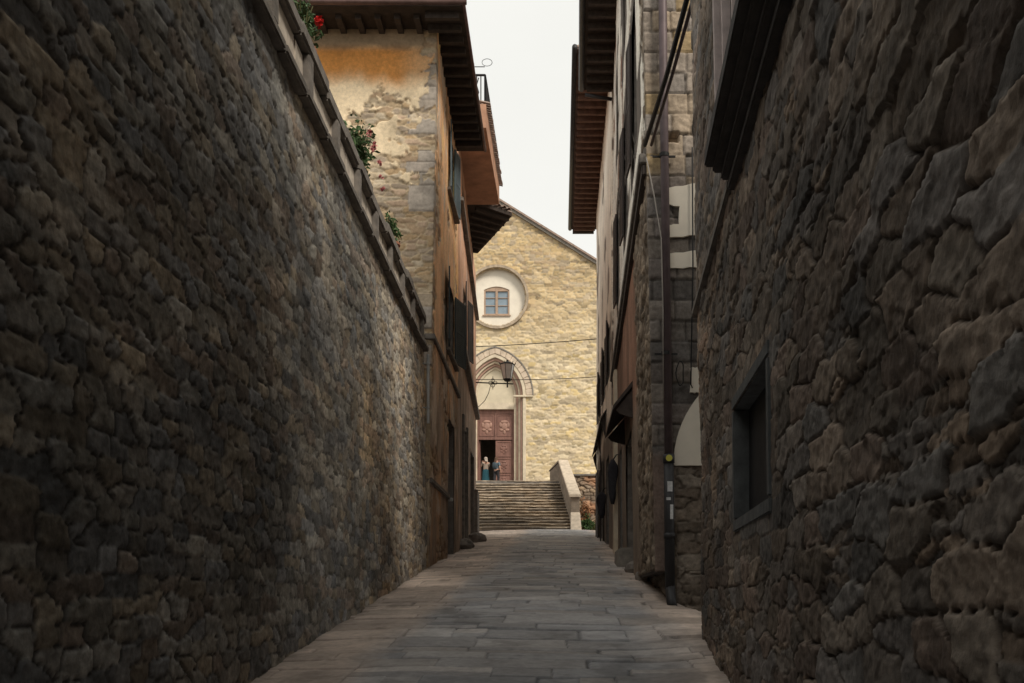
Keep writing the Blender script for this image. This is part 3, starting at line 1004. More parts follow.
# terrace box
bx = MB()
bx.quadbox([(-2.9, 25.95, 14.5), (-2.02, 25.95, 14.5), (-1.98, 31.0, 14.5), (-3.2, 31.0, 14.5)],
           [(-2.9, 25.95, 15.15), (-2.02, 25.95, 15.15), (-1.98, 31.0, 15.15), (-3.2, 31.0, 15.15)])
m_soffit2 = mat('brown_plaster', (0.46, 0.26, 0.17), 0.9, 0.3, 2.2, 0.2)
TB = bx.build('terrace_box', m_soffit2, H2)
MB().quadbox([(-9, 25.95, 14.525), (-2.86, 25.95, 14.525), (-3.42, 37.9, 14.525), (-9, 37.9, 14.525)], [(-9, 25.95, 15.0), (-2.86, 25.95, 15.0), (-3.42, 37.9, 15.0), (-9, 37.9, 15.0)]).build('upper_storey', m_earth, H2)
tb = MB()
tiles(tb, (-1.98, 25.95, 15.17), (-1.93, 31.2, 15.17), (1, 0), 40, r=0.055, ln=0.3)
tb.build('edge_tile', m_tilegrey, TB)
rl = MB()
for (xa, ya, xb, yb) in ((-2.75, 26.1, -2.06, 26.1), (-2.06, 26.1, -2.02, 30.8)):
    n = 6 if ya == yb else 34
    rl.tube([(xa, ya, 16.02), (xb, yb, 16.02)], 0.03, 6); rl.tube([(xa, ya, 15.3), (xb, yb, 15.3)], 0.015, 6)
    for i in range(n + 1):
        f = i / n
        X, Y = xa + (xb - xa) * f, ya + (yb - ya) * f
        rl.tube([(X, Y, 15.15), (X, Y, 16.02)], 0.017 if i not in (0, n) else 0.03, 5)
        if i % 2 == 0 and i < n:
            X2, Y2 = xa + (xb - xa) * (f + 1 / n), ya + (yb - ya) * (f + 1 / n)
            rl.tube([(X, Y, 15.35), ((X + X2) / 2, (Y + Y2) / 2, 15.55), (X, Y, 15.75), ((X + X2) / 2, (Y + Y2) / 2, 15.95)], 0.014, 4)
rl.build('railing', m_iron, H2)
# thin arm with a ring over the terrace
ar = MB().tube([(-2.6, 26.05, 16.22), (-2.06, 26.05, 16.22)], 0.012, 5)
ar.tube([(-2.6, 26.05, 15.15), (-2.6, 26.05, 16.3)], 0.02, 6)
ar.tube([(-2.0 + .14 * math.cos(a), 26.05, 16.34 + .10 * math.sin(a)) for a in np.linspace(0, 6.28, 17)], 0.008, 4, caps=False)
ar.build('line_bracket', m_iron, H2)
# the diagonal dark eave past the box
e2 = MB()
e2.quadbox([(-3.9, 31.02, 14.53), (-2.68, 31.05, 14.53), (-1.62, 32.0, 14.53), (-3.05, 35.4, 14.53), (-4.2, 35.0, 14.53)],
           [(-3.9, 31.02, 14.66), (-2.68, 31.05, 14.66), (-1.62, 32.0, 14.66), (-3.05, 35.4, 14.66), (-4.2, 35.0, 14.66)])
E2 = e2.build('eave', m_soffit, H2)
tl = MB(); tiles(tl, (-2.6, 31.05, 14.68), (-1.66, 31.95, 14.68), (.66, -.75), 6); tiles(tl, (-1.66, 32.1, 14.68), (-3.0, 35.3, 14.68), (.9, .4), 16)
tl.build('eave_tile', m_tilegrey, E2)
for i in range(8):
    f = i / 7.5 + .02
    a = Vector((-2.75, 31.2, 14.42)).lerp(Vector((-4.1, 34.9, 14.42)), f); b = Vector((-1.72, 32.1, 14.42)).lerp(Vector((-3.1, 35.25, 14.42)), f)
    d = (b - a).normalized(); nn = Vector((-d.y, d.x, 0)) * 0.045
    MB().quadbox([a - nn, b - nn, b + nn, a + nn], [q + Vector((0, 0, .108)) for q in (a - nn, b - nn, b + nn, a + nn)]).build('rafter', m_wood, E2)

# loose foot stones by the door of the brown house
rr = random.Random(9)


def rock(mb, c, r, sq, rr):
    st = len(mb.v)
    mb.ball(c, r, 9, 6, sq)
    for i in range(st, len(mb.v)):
        q = Vector(mb.v[i]); n = (q - Vector(c))
        k = 1 + 0.25 * math.sin(n.x * 23 / r * .1 + n.y * 17 + c[1]) * math.cos(n.z * 19 / r * .1)
        mb.v[i] = tuple(Vector(c) + n * k)
    return mb


for i, (yy, dx, sz, lab) in enumerate(((27.3, 0.14, .26, 'low dark doorstep stone at the foot of the brown house, nearest the ochre house'), (31.4, 0.28, .3, 'larger dark guard stone beside the second doorway of the brown house'))):
    o = settle(rock(MB(), (h2x(yy) + dx, yy, zs(yy) + .08), sz, (1, 1.3, .8), rr).build('guard_stone', m_stonedark, smooth=False))
    tag(o, lab, 'stone', 'guard stones on the left')

# ================================================================== RIGHT FRONT BUILDING (massive stone wall)
RB = thing('stone_building', (1.3, 5, 0.6), 'massive dark rough stone building with a small grey framed window on the right', 'building')


def rbx(y, z):
    return 0.907 + 0.057 * y - 0.022 * np.maximum(np.asarray(z, float) - 2.6, 0) * 1.0


def rw_pos(u, v):
    return np.stack([rbx(u, v), u, v], 1), (-1, 0, 0)


WIN = (5.58, 7.08, 2.20, 3.02)
WIN2 = (5.0, 6.5, 4.86, 7.0)


def f_rw(u, v):
    h, c = f_rightwall(u, v)
    # wall is built flat around the dressed window frames
    for a, b, z0, z1 in (WIN, WIN2):
        d = np.maximum(np.maximum(a - u, u - b), np.maximum(z0 - v, v - z1))
        k = sstep(0.42, 0.16, d)
        h = h * (1 - 0.75 * k)
    k = sstep(9.75, 10.05, u)
    h = h * (1 - .5 * k) - .02 * k
    return h, c


def m_rw(u, v):
    return inrects([WIN, WIN2])(u, v)


sheet('stone_wall', M_right, RB, rng((-12, 0.8, 0.3), (0.8, 1.8, 0.06), (1.8, 3.6, 0.0095), (3.6, 6, .013), (6, 10.05, 0.019)), rng((-1.6, 0.2, 0.1), (0.2, 3.6, 0.012), (3.6, 4.5, .016), (4.5, 8.4, 0.022), (8.4, 12, 0.25)), rw_pos, f_rw, mask=m_rw, back=0.5)
MB().quadbox([(1.0, -12, -1.6), (9, -12, -1.6), (9, 10.0, -1.6), (2.05, 10.0, -1.6)], [(0.9, -12, 11.98), (9, -12, 11.98), (9, 10.0, 11.98), (1.95, 10.0, 11.98)]).build('inner_walls', m_stonedark, RB)


def rb_frame(name, a, b, z0, z1, wd, proud, m, depth=0.35):
    """stone frame around an opening, following the wall's line"""
    mb = MB()
    def blk(ya, yb, za, zb):
        bt = [(rbx(ya, za) - proud, ya, za), (rbx(ya, za) + depth, ya, za), (rbx(yb, za) + depth, yb, za), (rbx(yb, za) - proud, yb, za)]
        tp = [(rbx(ya, zb) - proud, ya, zb), (rbx(ya, zb) + depth, ya, zb), (rbx(yb, zb) + depth, yb, zb), (rbx(yb, zb) - proud, yb, zb)]
        mb.quadbox(bt, tp)
    blk(a - wd, b + wd, z1, z1 + wd); blk(a - wd, b + wd, z0 - wd, z0)
    blk(a - wd, a, z0 + .002, z1 - .002); blk(b, b + wd, z0 + .002, z1 - .002)
    return mb.build(name, m, RB, bevel=0.012)


w1 = rb_frame('window', *WIN, 0.095, 0.012, m_stonegrey)
ym = WIN[0]
mb = MB()
n = 26
pp = [(rbx(WIN[0], 2.6) + .10, WIN[0], WIN[2]), (rbx(WIN[0], 2.6) + .14, WIN[0], WIN[2]), (rbx(WIN[1], 2.6) + .14, WIN[1], WIN[2]), (rbx(WIN[1], 2.6) + .10, WIN[1], WIN[2])]
mb.quadbox(pp, [(q[0], q[1], WIN[3]) for q in pp])
mb.build('inner_shutter', mat('black_shutter', (.02, .019, .02), .7, .3, 8, .1), w1)
# upper window standing on a heavy moulded ledge
w2 = rb_frame('window', *WIN2, 0.16, 0.03, m_stonedark)
pj = mat('pale_pink_stone', (0.60, 0.50, 0.47), 0.8, 0.2, 9, 0.2)
mb = MB()
for yq, pr, wd in ((6.74, 0.13, .05), (6.36, 0.12, .035), (5.86, 0.12, .035)):
    bt = [(rbx(yq, 4.9) - pr, yq, 4.87), (rbx(yq, 4.9) + .1, yq, 4.87), (rbx(yq, 4.9) + .1, yq + wd, 4.87), (rbx(yq, 4.9) - pr, yq + wd, 4.87)]
    tp = [(rbx(yq, 7.2) - pr, yq, 7.2), (rbx(yq, 7.2) + .1, yq, 7.2), (rbx(yq, 7.2) + .1, yq + wd, 7.2), (rbx(yq, 7.2) - pr, yq + wd, 7.2)]
    mb.quadbox(bt, tp)
mb.build('jamb', pj, w2)
for i, (ya, yb) in enumerate(((6.40, 6.72), (5.91, 6.34), (5.05, 5.84))):
    bt = [(rbx(ya, 4.9) - .07, ya, 4.88), (rbx(ya, 4.9) - .04, ya, 4.88), (rbx(yb, 4.9) - .04, yb, 4.88), (rbx(yb, 4.9) - .07, yb, 4.88)]
    tp = [(q[0] - .035, q[1], 7.15) for q in bt]
    MB().quadbox(bt, tp).build('shutter', m_shutdark, w2)
for k, (pr, z0, z1, e) in enumerate(((0.21, 4.72, 4.83, 6.86), (0.155, 4.665, 4.717, 6.83), (0.10, 4.60, 4.662, 6.80), (0.055, 4.52, 4.597, 6.78))):
    ya, yb = 4.2, e
    bt = [(rbx(ya, z0) - pr, ya, z0), (rbx(ya, z0) + .1, ya, z0), (rbx(yb, z0) + .1, yb, z0), (rbx(yb, z0) - pr, yb, z0)]
    MB().quadbox(bt, [(q[0], q[1], z1) for q in bt]).build('ledge', mat('sooty_stone', (.085, .078, .074), .9, .35, 6, .5), RB, bevel=0.012)
# thin string course running on from the ledge to the corner
bt = [(rbx(6.9, 4.6) - .045, 6.9, 4.58), (rbx(6.9, 4.6) + .1, 6.9, 4.58), (rbx(10.05, 4.6) + .1, 10.05, 4.58), (rbx(10.05, 4.6) - .045, 10.05, 4.58)]
MB().quadbox(bt, [(q[0], q[1], 4.66) for q in bt]).build('string_course', m_stonedark, RB, bevel=0.012)

# ================================================================== RIGHT HOUSE WITH THE STONE CORNER
RA = thing('corner_house', (1.5, 13.3, 1.5), 'tall house with a squared stone corner, white plaster patches and a downpipe, beyond the alley', 'house')


def ra_c(z):
    return 1.35 - 0.022 * (np.asarray(z, float) - 1.5)


def ra_pos_front(u, v):
    # u = 0 at the corner
    k = np.clip(1 - u / 4, 0, 1)
    return np.stack([1.35 + u + (ra_c(v) - 1.35) * k, 13.3 + 0 * u, v], 1), (0, -1, 0)


def f_ra_front(u, v):
    # squared blocks above, rough rubble lower down
    hC = 0.29
    cy = np.floor(v / hC + 0.12 * fbm(u / 1, v / 1, 131, 2)); fv = v / hC - np.floor(v / hC)
    W = 0.22 + 0.22 * h2(cy, cy * 0 + 1, 133)
    uo = u + 0.3 * h2(cy, cy * 0 + 2, 134); ci = np.floor(uo / W); fu = uo / W - ci
    j = np.minimum(np.minimum(fv, 1 - fv) * hC, np.minimum(fu, 1 - fu) * W)
    g = sstep(0.0, 0.022, j + fbm(u / .08, v / .08, 135, 2) * 0.015)
    r1 = h2(ci, cy, 136); r2 = h2(ci, cy, 137)
    ash = pal(r1, [(0.165, 0.14, 0.125), (0.19, 0.165, 0.145), (0.14, 0.125, 0.115), (0.205, 0.175, 0.15)]) * (.85 + .3 * r2)[:, None]
    ash = ash * (.5 + .5 * g)[:, None] + np.array((0.24, 0.21, 0.18)) * (.12 * (1 - g))[:, None]
    up = sstep(7.3, 7.8, v)
    warm = pal(r1, [(0.31, 0.26, 0.215), (0.34, 0.27, 0.20), (0.27, 0.235, 0.205), (0.38, 0.28, 0.16)]) * (.85 + .3 * r2)[:, None] * (.55 + .45 * g)[:, None]
    ash = ash * (1 - up)[:, None] + warm * up[:, None]
    ha = -0.025 * (1 - g) + (r2 - .5) * 0.03 + fbm(u / .15, v / .1, 139, 4) * 0.035
    q1, q2, q3, e, du, dv = rubble(u, v, 0.34, 0.15, 141, 4.4, 0.34, .24)
    gr = sstep(.02, .12, e + fbm(u / .06, v / .05, 142, 3) * .08)
    rub = pal(q3, [(0.20, 0.16, 0.125), (0.25, 0.205, 0.165), (0.17, 0.135, 0.105), (0.28, 0.235, 0.19)]) * (.7 + .6 * q2)[:, None] * (.75 + .25 * gr)[:, None] * (1 + .9 * fbm(u / .12, v / .08, 144, 5, .7))[:, None]
    hr = -0.028 * (1 - gr) + (q1 - .5) * .04 + fbm(u / .12, v / .1, 143, 4) * .04
    lo = sstep(3.6, 3.4, v) * sstep(0.28, 0.32, u)
    col = ash * (1 - lo)[:, None] + rub * lo[:, None]
    h = ha * (1 - lo) + hr * lo
    # smooth brown render on the corner strip low down
    rd = sstep(3.75, 3.55, v + fbm(u / .2, v / .2, 145, 3) * .3) * sstep(0.30, 0.26, u)
    rc = np.array((0.19, 0.14, 0.115))[None, :] * (1 + .6 * fbm(u / .2, v / .8, 147, 4))[:, None]
    col = col * (1 - rd)[:, None] + rc * rd[:, None]; h = h * (1 - rd) + .01 * rd
    # white plaster patches and the tall blind arch
    X = u + ra_c(v)
    nz = fbm(u / .1, v / .1, 149, 3) * 0.03
    hole = ((X > 1.47) & (X < 1.64) & (v > 8.0) & (v < 8.16))
    h = np.where(hole, -.13, h)
    return h, col


def mask_jetty(u, v):
    return (v < 2.03) & (u < 0.19)


sheet('front_wall', M_relief, RA, rng((0, 1.1, 0.018), (1.1, 5.5, 0.15)), rng((2.0, 10.4, 0.02), (10.4, 16, 0.1)), ra_pos_front, f_ra_front, back=0.12)
sheet('base_wall', M_relief, RA, rng((0.19, 1.1, 0.018), (1.1, 5.5, 0.15)), rng((0.9, 2.0, 0.02)), ra_pos_front, f_ra_front, back=0.12)


def rax(y, z):
    t = (np.asarray(y, float) - 13.3) / 13.5
    return ra_c(z) * (1 - t) + 1.52 * t


def ra_pos_side(u, v):
    return np.stack([rax(u, v), u, v], 1), (-1, 0, 0)


def f_ra_side(u, v):
    q1, q2, q3, e, du, dv = rubble(u, v, 0.32, 0.14, 161, 4.2, 0.34, .26)
    g = sstep(.02, .2, e)
    rub = pal(q3, [(0.20, 0.155, 0.115), (0.27, 0.21, 0.155), (0.16, 0.125, 0.095), (0.29, 0.235, 0.18)]) * (.75 + .5 * q2)[:, None] * (.65 + .35 * g)[:, None] * (1 + .9 * fbm(u / .14, v / .08, 164, 5, .7))[:, None]
    hr = -0.035 * (1 - g) + (q1 - .5) * .06 + fbm(u / .15, v / .08, 163, 5, .7) * .05
    n = fbm(u / 1.2, v / 2.4, 165, 5, .6)
    red = np.array((0.25, 0.135, 0.09))[None, :] * (1 + 1.1 * n)[:, None]
    grey = np.array((0.20, 0.155, 0.12))[None, :] * (1 + 1.2 * n)[:, None]
    k = sstep(4.8, 5.6, v + n)
    pl = red * k[:, None] + grey * (1 - k)[:, None]
    pm = sstep(16.2, 16.6, u + fbm(u / .6, v / .6, 167, 4) * 1.2)
    col = rub * (1 - pm)[:, None] + pl * pm[:, None]; h = hr * (1 - pm) + n * .03 * pm
    wh = np.array((0.88, 0.83, 0.74))[None, :] * (1 + .25 * fbm(u / 1.0, v / 2.2, 169, 5, .6))[:, None]
    um = sstep(7.85, 7.95, v) * sstep(-.15, -.05, n + (u - 13.6) * .5) * (1 - sstep(.10, .13, fbm(u / .9 + 7, v / 1.3, 175, 5, .6)))
    col = col * (1 - um)[:, None] + wh * um[:, None]; h = h * (1 - um) + .02 * um
    # dark bare stones round the upper windows
    bare = np.zeros(u.shape)
    cy = np.floor(v / .42)
    for a, b, z0, z1 in OPENA:
        ex = 0.25 + 0.95 * h2(cy, cy * 0 + int(a), 171) ** 1.5
        inside = (u > a - ex) & (u < b + ex * .8) & (v > z0 - .3) & (v < z1 + .35) & (v > 8)
        bare = np.where(inside, 1, bare)
    bc = pal(h2(cy, np.floor(u / .5), 173), [(0.13, 0.11, 0.095), (0.16, 0.135, 0.115), (0.11, 0.095, 0.085)])
    col = col * (1 - bare)[:, None] + bc * bare[:, None]; h = h - .012 * bare
    return h, col


OPENA = [(15.0, 16.1, 9.0, 11.2), (18.2, 19.3, 9.0, 11.2), (22.5, 23.6, 9.0, 11.2), (15.0, 16.1, 12.5, 14.4), (18.2, 19.3, 12.5, 14.4), (22.5, 23.6, 12.5, 14.4), (18.0, 20.2, 2.0, 4.85), (22.0, 23.3, 2.5, 5.2)]
sheet('side_wall', M_relief, RA, rng((13.34, 17, 0.025), (17, 26.8, 0.04)), rng((2.03, 16, 0.035)), ra_pos_side, f_ra_side, mask=inrects(OPENA), back=0.25)


# the wall below the jetty, set back from the upper corner
def ra_pos_base(u, v):
    x = np.interp(u, [13.3, 20], [1.53, 1.62]); return np.stack([x, u, v], 1), (-1, 0, 0)


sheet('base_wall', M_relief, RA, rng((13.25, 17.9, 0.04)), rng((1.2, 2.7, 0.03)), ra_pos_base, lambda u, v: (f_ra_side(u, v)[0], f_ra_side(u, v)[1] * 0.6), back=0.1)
MB().box(1.8, 8, 13.45, 26.75, 0.9, 15.98).build('inner_walls', m_stonedark, RA)
MB().quadbox([(1.36, 13.32, 1.99), (1.75, 13.32, 1.99), (1.75, 17.9, 1.99), (1.44, 17.9, 1.99)], [(1.36, 13.32, 2.04), (1.75, 13.32, 2.04), (1.75, 17.9, 2.04), (1.44, 17.9, 2.04)]).build('jetty_soffit', m_wood, RA)
for a, b, c, d in OPENA[:6]:
    xx = float(rax((a + b) / 2, c))
    reveal(RA, xx, a, b, c, d, -1)
    if c < 10:
        slat_shutter(RA, (float(rax(b, (c + d) / 2)) - .04, b + .02), (-.05, 1), .55, c, d, m_shutdark)
for a, b, c, d in OPENA[6:]:
    reveal(RA, float(rax((a + b) / 2, c)), a, b, c, d, -1, kind='door')


def rastrip(name, y0, y1, z0, z1, outx, m, bevel=0.015):
    b = [(float(rax(y0, z0)) - outx, y0, z0), (float(rax(y0, z0)) + .1, y0, z0), (float(rax(y1, z0)) + .1, y1, z0), (float(rax(y1, z0)) - outx, y1, z0)]
    return MB().quadbox(b, [(q[0], q[1], z1) for q in b]).build(name, m, RA, bevel=bevel)


rastrip('string_course', 13.3, 26.7, 7.72, 7.86, .11, m_stonedark)
rastrip('string_course', 13.32, 26.7, 7.56, 7.715, .07, m_wood)
rastrip('cornice', 13.34, 26.7, 7.865, 7.95, .04, m_stonedark)
rastrip('pilaster', 24.3, 25.1, 2.6, 7.5, .10, m_cream)
# pent roof over the door
CN = MB()
y0, y1 = 17.5, 20.7
xw = 1.40
CN.quadbox([(xw, y0, 5.62), (xw - .42, y0, 5.12), (xw - .42, y1, 5.12), (xw + .04, y1, 5.62)], [(xw, y0, 5.72), (xw - .42, y0, 5.19), (xw - .42, y1, 5.19), (xw + .04, y1, 5.72)])
cn = CN.build('door_canopy', m_wood, RA)
MB().prism([(xw + .02, y0 + .05, 4.95), (xw + .02, y0 + .05, 5.6), (xw - .36, y0 + .05, 5.12), (xw - .3, y0 + .05, 5.05)], (0, .08, 0)).build('bracket', m_wood, cn)
MB().prism([(xw + .04, y1 - .15, 4.95), (xw + .04, y1 - .15, 5.6), (xw - .36, y1 - .15, 5.12), (xw - .3, y1 - .15, 5.05)], (0, .08, 0)).build('bracket', m_wood, cn)

# eave
rf = MB()
rf.quadbox([(0.40, 12.9, 16.0), (7.5, 12.9, 16.0), (7.5, 26.8, 16.0), (.65, 26.8, 16.0)], [(0.40, 12.9, 16.06), (7.5, 12.9, 16.06), (7.5, 26.8, 16.06), (.65, 26.8, 16.06)])
ROA = rf.build('roof', m_soffit, RA)
MB().quadbox([(0.42, 12.95, 16.07), (7.4, 12.95, 16.07), (7.4, 26.75, 16.07), (.67, 26.75, 16.07)], [(4, 14, 17.2), (4.5, 14, 17.2), (4.5, 26.7, 17.2), (4, 26.7, 17.2)]).build('tile_slope', m_tilegrey, ROA)
MB().tube([(.36, 12.9, 16.03), (.60, 26.8, 16.0)], .075, 8).build('gutter', m_castiron, ROA, smooth=True)
tl = MB(); tiles(tl, (.45, 13, 16.1), (.68, 26.7, 16.1), (-1, 0), 66); tl.build('eave_tile', m_tilegrey, ROA)
k = 13.1
while k < 26.7:
    a = .45 + (k - 13) * .018
    MB().box(a + .06, 1.45, k, k + .11, 15.85, 15.997).build('rafter', m_wood, ROA)
    k += .48
o = MB().tube([(.7, 26.6, 15.75), (1.45, 26.6, 15.62)], .05, 8).build('gutter_outlet', m_castiron, ROA, smooth=True)

# downpipe with stickers
DP = thing('downpipe', (1.50, 13.16, 1.52), 'mauve brown rain downpipe with a black iron foot and stickers, on the stone corner house', 'downpipe')


def pipe_at(z):
    return (1.53 - .010 * (z - 1.5) - (.02 if z > 4.9 else 0), 13.19, z)


MB().tube([pipe_at(3.62), pipe_at(9), pipe_at(15.9)], .058, 12).build('upper_pipe', m_pipe, DP, smooth=True)
lp = MB()
lp.tube([pipe_at(1.75), pipe_at(3.6)], .07, 12); lp.tube([pipe_at(3.5), pipe_at(3.62)], .082, 12); lp.tube([pipe_at(2.45), pipe_at(2.53)], .08, 12)
lp.tube([(1.53, 13.19, 1.78), (1.535, 13.12, 1.60), (1.54, 13.02, 1.50)], .07, 12)
lp.build('iron_foot', m_castiron, DP, smooth=True)
cl = MB()
for z in (5.0, 7.75, 10.4):
    c = pipe_at(z); cl.tube([(c[0], c[1], z), (c[0], c[1], z + .05)], .068, 12); cl.box(c[0] - .16, c[0] + .16, 13.215, 13.235, z + .01, z + .035)
cl.build('clip', m_iron, DP)


def sticker(z, hh, ang, span, m, nm='sticker'):
    c = pipe_at(z); mb = MB(); n = 6
    st = 0
    for s_ in (0, 1):
        for i in range(n):
            a = R(ang + span * (i / (n - 1) - .5))
            mb.v.append((c[0] + .0725 * math.sin(a), c[1] - .0725 * math.cos(a), z + hh * s_))
    mb.f = [(i, i + 1, n + i + 1, n + i) for i in range(n - 1)]
    return mb.build(nm, m, DP)


sticker(3.50 - .02, .13, 0, 1, m_yellow) if False else None
c = pipe_at(3.55)
mb = MB()
for i in range(9):
    pass
o = MB().tube([(c[0] - .005, c[1] - .084, 3.56), (c[0] - .005, c[1] - .088, 3.56)], .045, 16).build('sticker', m_yellow, DP); o['label'] = 'round yellow sticker'
sticker(3.10, .14, 5, 60, m_paper)
sticker(2.98, .04, -12, 50, m_paper)
o = sticker(2.72, .20, 22, 40, m_paper); o['label'] = 'tall white sticker'

# plaster patches and the blind arch
def rough(pts, n, amp, seed):
    rr = random.Random(seed); o = []
    for i, p in enumerate(pts):
        q = pts[(i + 1) % len(pts)]
        for k in range(n):
            f = k / n
            o.append((p[0] + (q[0] - p[0]) * f + rr.uniform(-amp, amp), p[1] + (q[1] - p[1]) * f + rr.uniform(-amp, amp)))
    return o


for pts in ([(1.50, 6.66), (1.93, 6.70), (1.93, 7.42), (1.50, 7.36), (1.50, 7.12), (1.66, 7.10), (1.66, 6.84), (1.50, 6.84)], [(1.50, 6.23), (1.93, 6.25), (1.93, 6.48), (1.50, 6.44)], [(1.82, 4.5), (1.95, 4.5), (1.95, 4.85), (1.82, 4.85)]):
    MB().prism([(x_, 13.262, z_) for x_, z_ in rough(pts, 4, .010, 3)], (0, .05, 0)).build('plaster_patch', m_white, RA)
ap = [(3.115 + 1.53 * math.cos(a_), 3.48 + 1.53 * math.sin(a_)) for a_ in np.linspace(math.pi, 0, 40)]
MB().prism([(x_, 13.262, z_) for x_, z_ in ap], (0, .05, 0)).build('blind_arch', m_white, RA)

# thin cables and conduits
def cable(name, pts, r, label, m=m_cable, cat='cable', group=None, n=6):
    o = settle(MB().tube(pts, r, n).build(name, m, None, smooth=True))
    return tag(o, label, cat, group)


cable('conduit', [(1.36, 9.9, 8.0), (1.29, 11.5, 7.95), (1.18, 13.2, 7.92)], .030, 'black conduit bridging the alley from the stone building to the corner house')
cable('conduit', [(1.43, 9.9, 8.02), (1.36, 11.5, 7.96), (1.27, 13.22, 7.93)], .022, 'thinner brown conduit running just beside the black one across the alley', m=m_pipe)
cable('hanging_cable', [(1.20, 13.2, 7.75), (1.30, 13.14, 7.2), (1.40, 13.14, 6.6), (1.425, 13.14, 5.6), (1.43, 13.14, 4.4)], .009, 'thin pale cable drooping across the stone corner to the downpipe', m=mat('pale_cable', (.3, .27, .24), .6, .1, 5, 0))
cable('hanging_cable', [(1.84, 13.22, 7.9), (1.85, 13.22, 6.2), (1.82, 13.22, 4.6), (1.84, 13.20, 4.55)], .010, 'thin black cable hanging down the wall at the right of the downpipe')
cable('coiled_cable', [(1.67 + .05 * math.sin(t_) * (1 + .2 * math.sin(3 * t_)), 13.2, 4.75 + .17 * math.cos(t_)) for t_ in np.linspace(0, 11, 40)], .008, 'loop of black cable hanging beside the downpipe above the white arch')

# stone block at the edge of the street
b = MB()
b.quadbox([(1.20, 19.9, zs(20) - .1), (1.62, 19.9, zs(20) - .1), (1.62, 21.2, zs(20) - .1), (1.20, 21.2, zs(20) - .1)], [(1.23, 19.95, zs(20.5) + .34), (1.62, 19.95, zs(20.5) + .36), (1.62, 21.2, zs(20.5) + .36), (1.22, 21.2, zs(20.5) + .34)])
o = settle(b.build('doorstep_block', m_stone, bevel=.03)); tag(o, 'squared stone doorstep block jutting into the street on the right', 'step')
rr = random.Random(4)
for i, (xx, yy, sz, lb) in enumerate(((1.47, 18.6, .2, 'rounded foot stone against the wall just before the doorstep block'), (1.50, 16.9, .16, 'smaller foot stone at the base of the rubble wall nearer the downpipe'))):
    o = settle(rock(MB(), (xx, yy, zs(yy) + .05), sz, (1, 1.4, .9), rr).build('foot_stone', m_stonedark)); tag(o, lb, 'stone', 'foot stones on the right')

# ================================================================== RIGHT FAR HOUSE
RC = thing('cream_house', (1.46, 27, 3), 'pale plastered house with dark shutters and a wide reddish eave, farthest on the right', 'house')


def rcx(y):
    return 1.46 - 0.0 * y


def f_rc(u, v):
    n = fbm(u / 1.2, v / 3, 181, 5, .6)
    wh = np.array((0.88, 0.79, 0.67))[None, :] * (1 + .5 * n)[:, None]
    bp_ = sstep(.08, .14, fbm(u / 1.1 + 4, v / 1.6, 183, 5, .62) - .05 * np.cos(u * 2))
    wh = wh * (1 - bp_)[:, None] + np.array((.24, .19, .155)) * bp_[:, None]
    lo = sstep(7.2, 6.6, v + n)
    dk = np.array((0.20, 0.15, 0.115))[None, :] * (1 + 1.0 * n)[:, None]
    col = wh * (1 - lo)[:, None] + dk * lo[:, None]
    tan = sstep(15.6, 16.6, v + n)
    col = col * (1 - tan * .5)[:, None] + np.array((.45, .26, .15)) * (tan * .5)[:, None]
    return n * .03, col


OPENC = [(28.0, 29.0, 8.2, 9.7), (31.0, 32.0, 8.2, 9.7), (34.3, 35.3, 8.2, 9.7), (28.2, 30.0, 2.9, 6.0), (32.6, 35.0, 3.2, 6.4)]
sheet('side_wall', M_plaster, RC, rng((26.8, 38, .06)), rng((2.2, 17.2, .06)), lambda u, v: (np.stack([rcx(u) + 0 * u, u, v], 1), (-1, 0, 0)), f_rc, mask=inrects(OPENC), back=.25)
MB().box(1.8, 8, 26.85, 37.98, 2.2, 17.18).build('inner_walls', m_white, RC)
for i, (a, b, c, d) in enumerate(OPENC):
    reveal(RC, 1.46, a, b, c, d, -1, kind='window' if i < 3 else 'door')
    if i < 3:
        slat_shutter(RC, (1.42, a - .02), (-.16, -1), .5, c, d, m_shutdark)
        slat_shutter(RC, (1.42, b + .02), (-.06, 1), .5, c, d, m_shutdark)
slat_shutter(RC, (1.40, 32.5), (-.06, -1), 1.0, 3.2, 6.4, m_shutdark)
slat_shutter(RC, (1.40, 35.1), (-.03, 1), 1.1, 3.2, 6.4, m_shutdark)
aw = MB()
aw.quadbox([(1.47, 29.8, 7.55), (1.27, 29.8, 7.25), (1.27, 37.6, 7.25), (1.47, 37.6, 7.55)], [(1.47, 29.8, 7.63), (1.27, 29.8, 7.32), (1.27, 37.6, 7.32), (1.47, 37.6, 7.63)])
aw = aw.build('door_canopy', m_wood, RC)
for yq in (29.95, 33.5, 37.4):
    MB().prism([(1.44, yq, 6.7), (1.44, yq, 7.5), (1.30, yq, 7.22), (1.32, yq, 7.12)], (0, .1, 0)).build('bracket', m_wood, aw)
rf = MB()
rf.quadbox([(.47, 26.9, 17.2), (7.5, 26.9, 17.2), (7.5, 40.0, 17.2), (.47, 40.0, 17.2)], [(.47, 26.9, 17.27), (7.5, 26.9, 17.27), (7.5, 40, 17.27), (.47, 40, 17.27)])
m_soffit3 = mat('reddish_eave_boards', (0.095, 0.062, 0.052), .85, .35, 4, .2)
ROC = rf.build('roof', m_soffit3, RC)
MB().quadbox([(.49, 26.95, 17.28), (7.4, 26.95, 17.28), (7.4, 39.95, 17.28), (.49, 39.95, 17.28)], [(4, 27, 18.4), (4.5, 27, 18.4), (4.5, 38, 18.4), (4, 38, 18.4)]).build('tile_slope', m_tilegrey, ROC)
MB().tube([(.42, 26.85, 17.24), (.42, 40.0, 17.22)], .08, 8).build('gutter', m_castiron, ROC, smooth=True)
k = 27.0
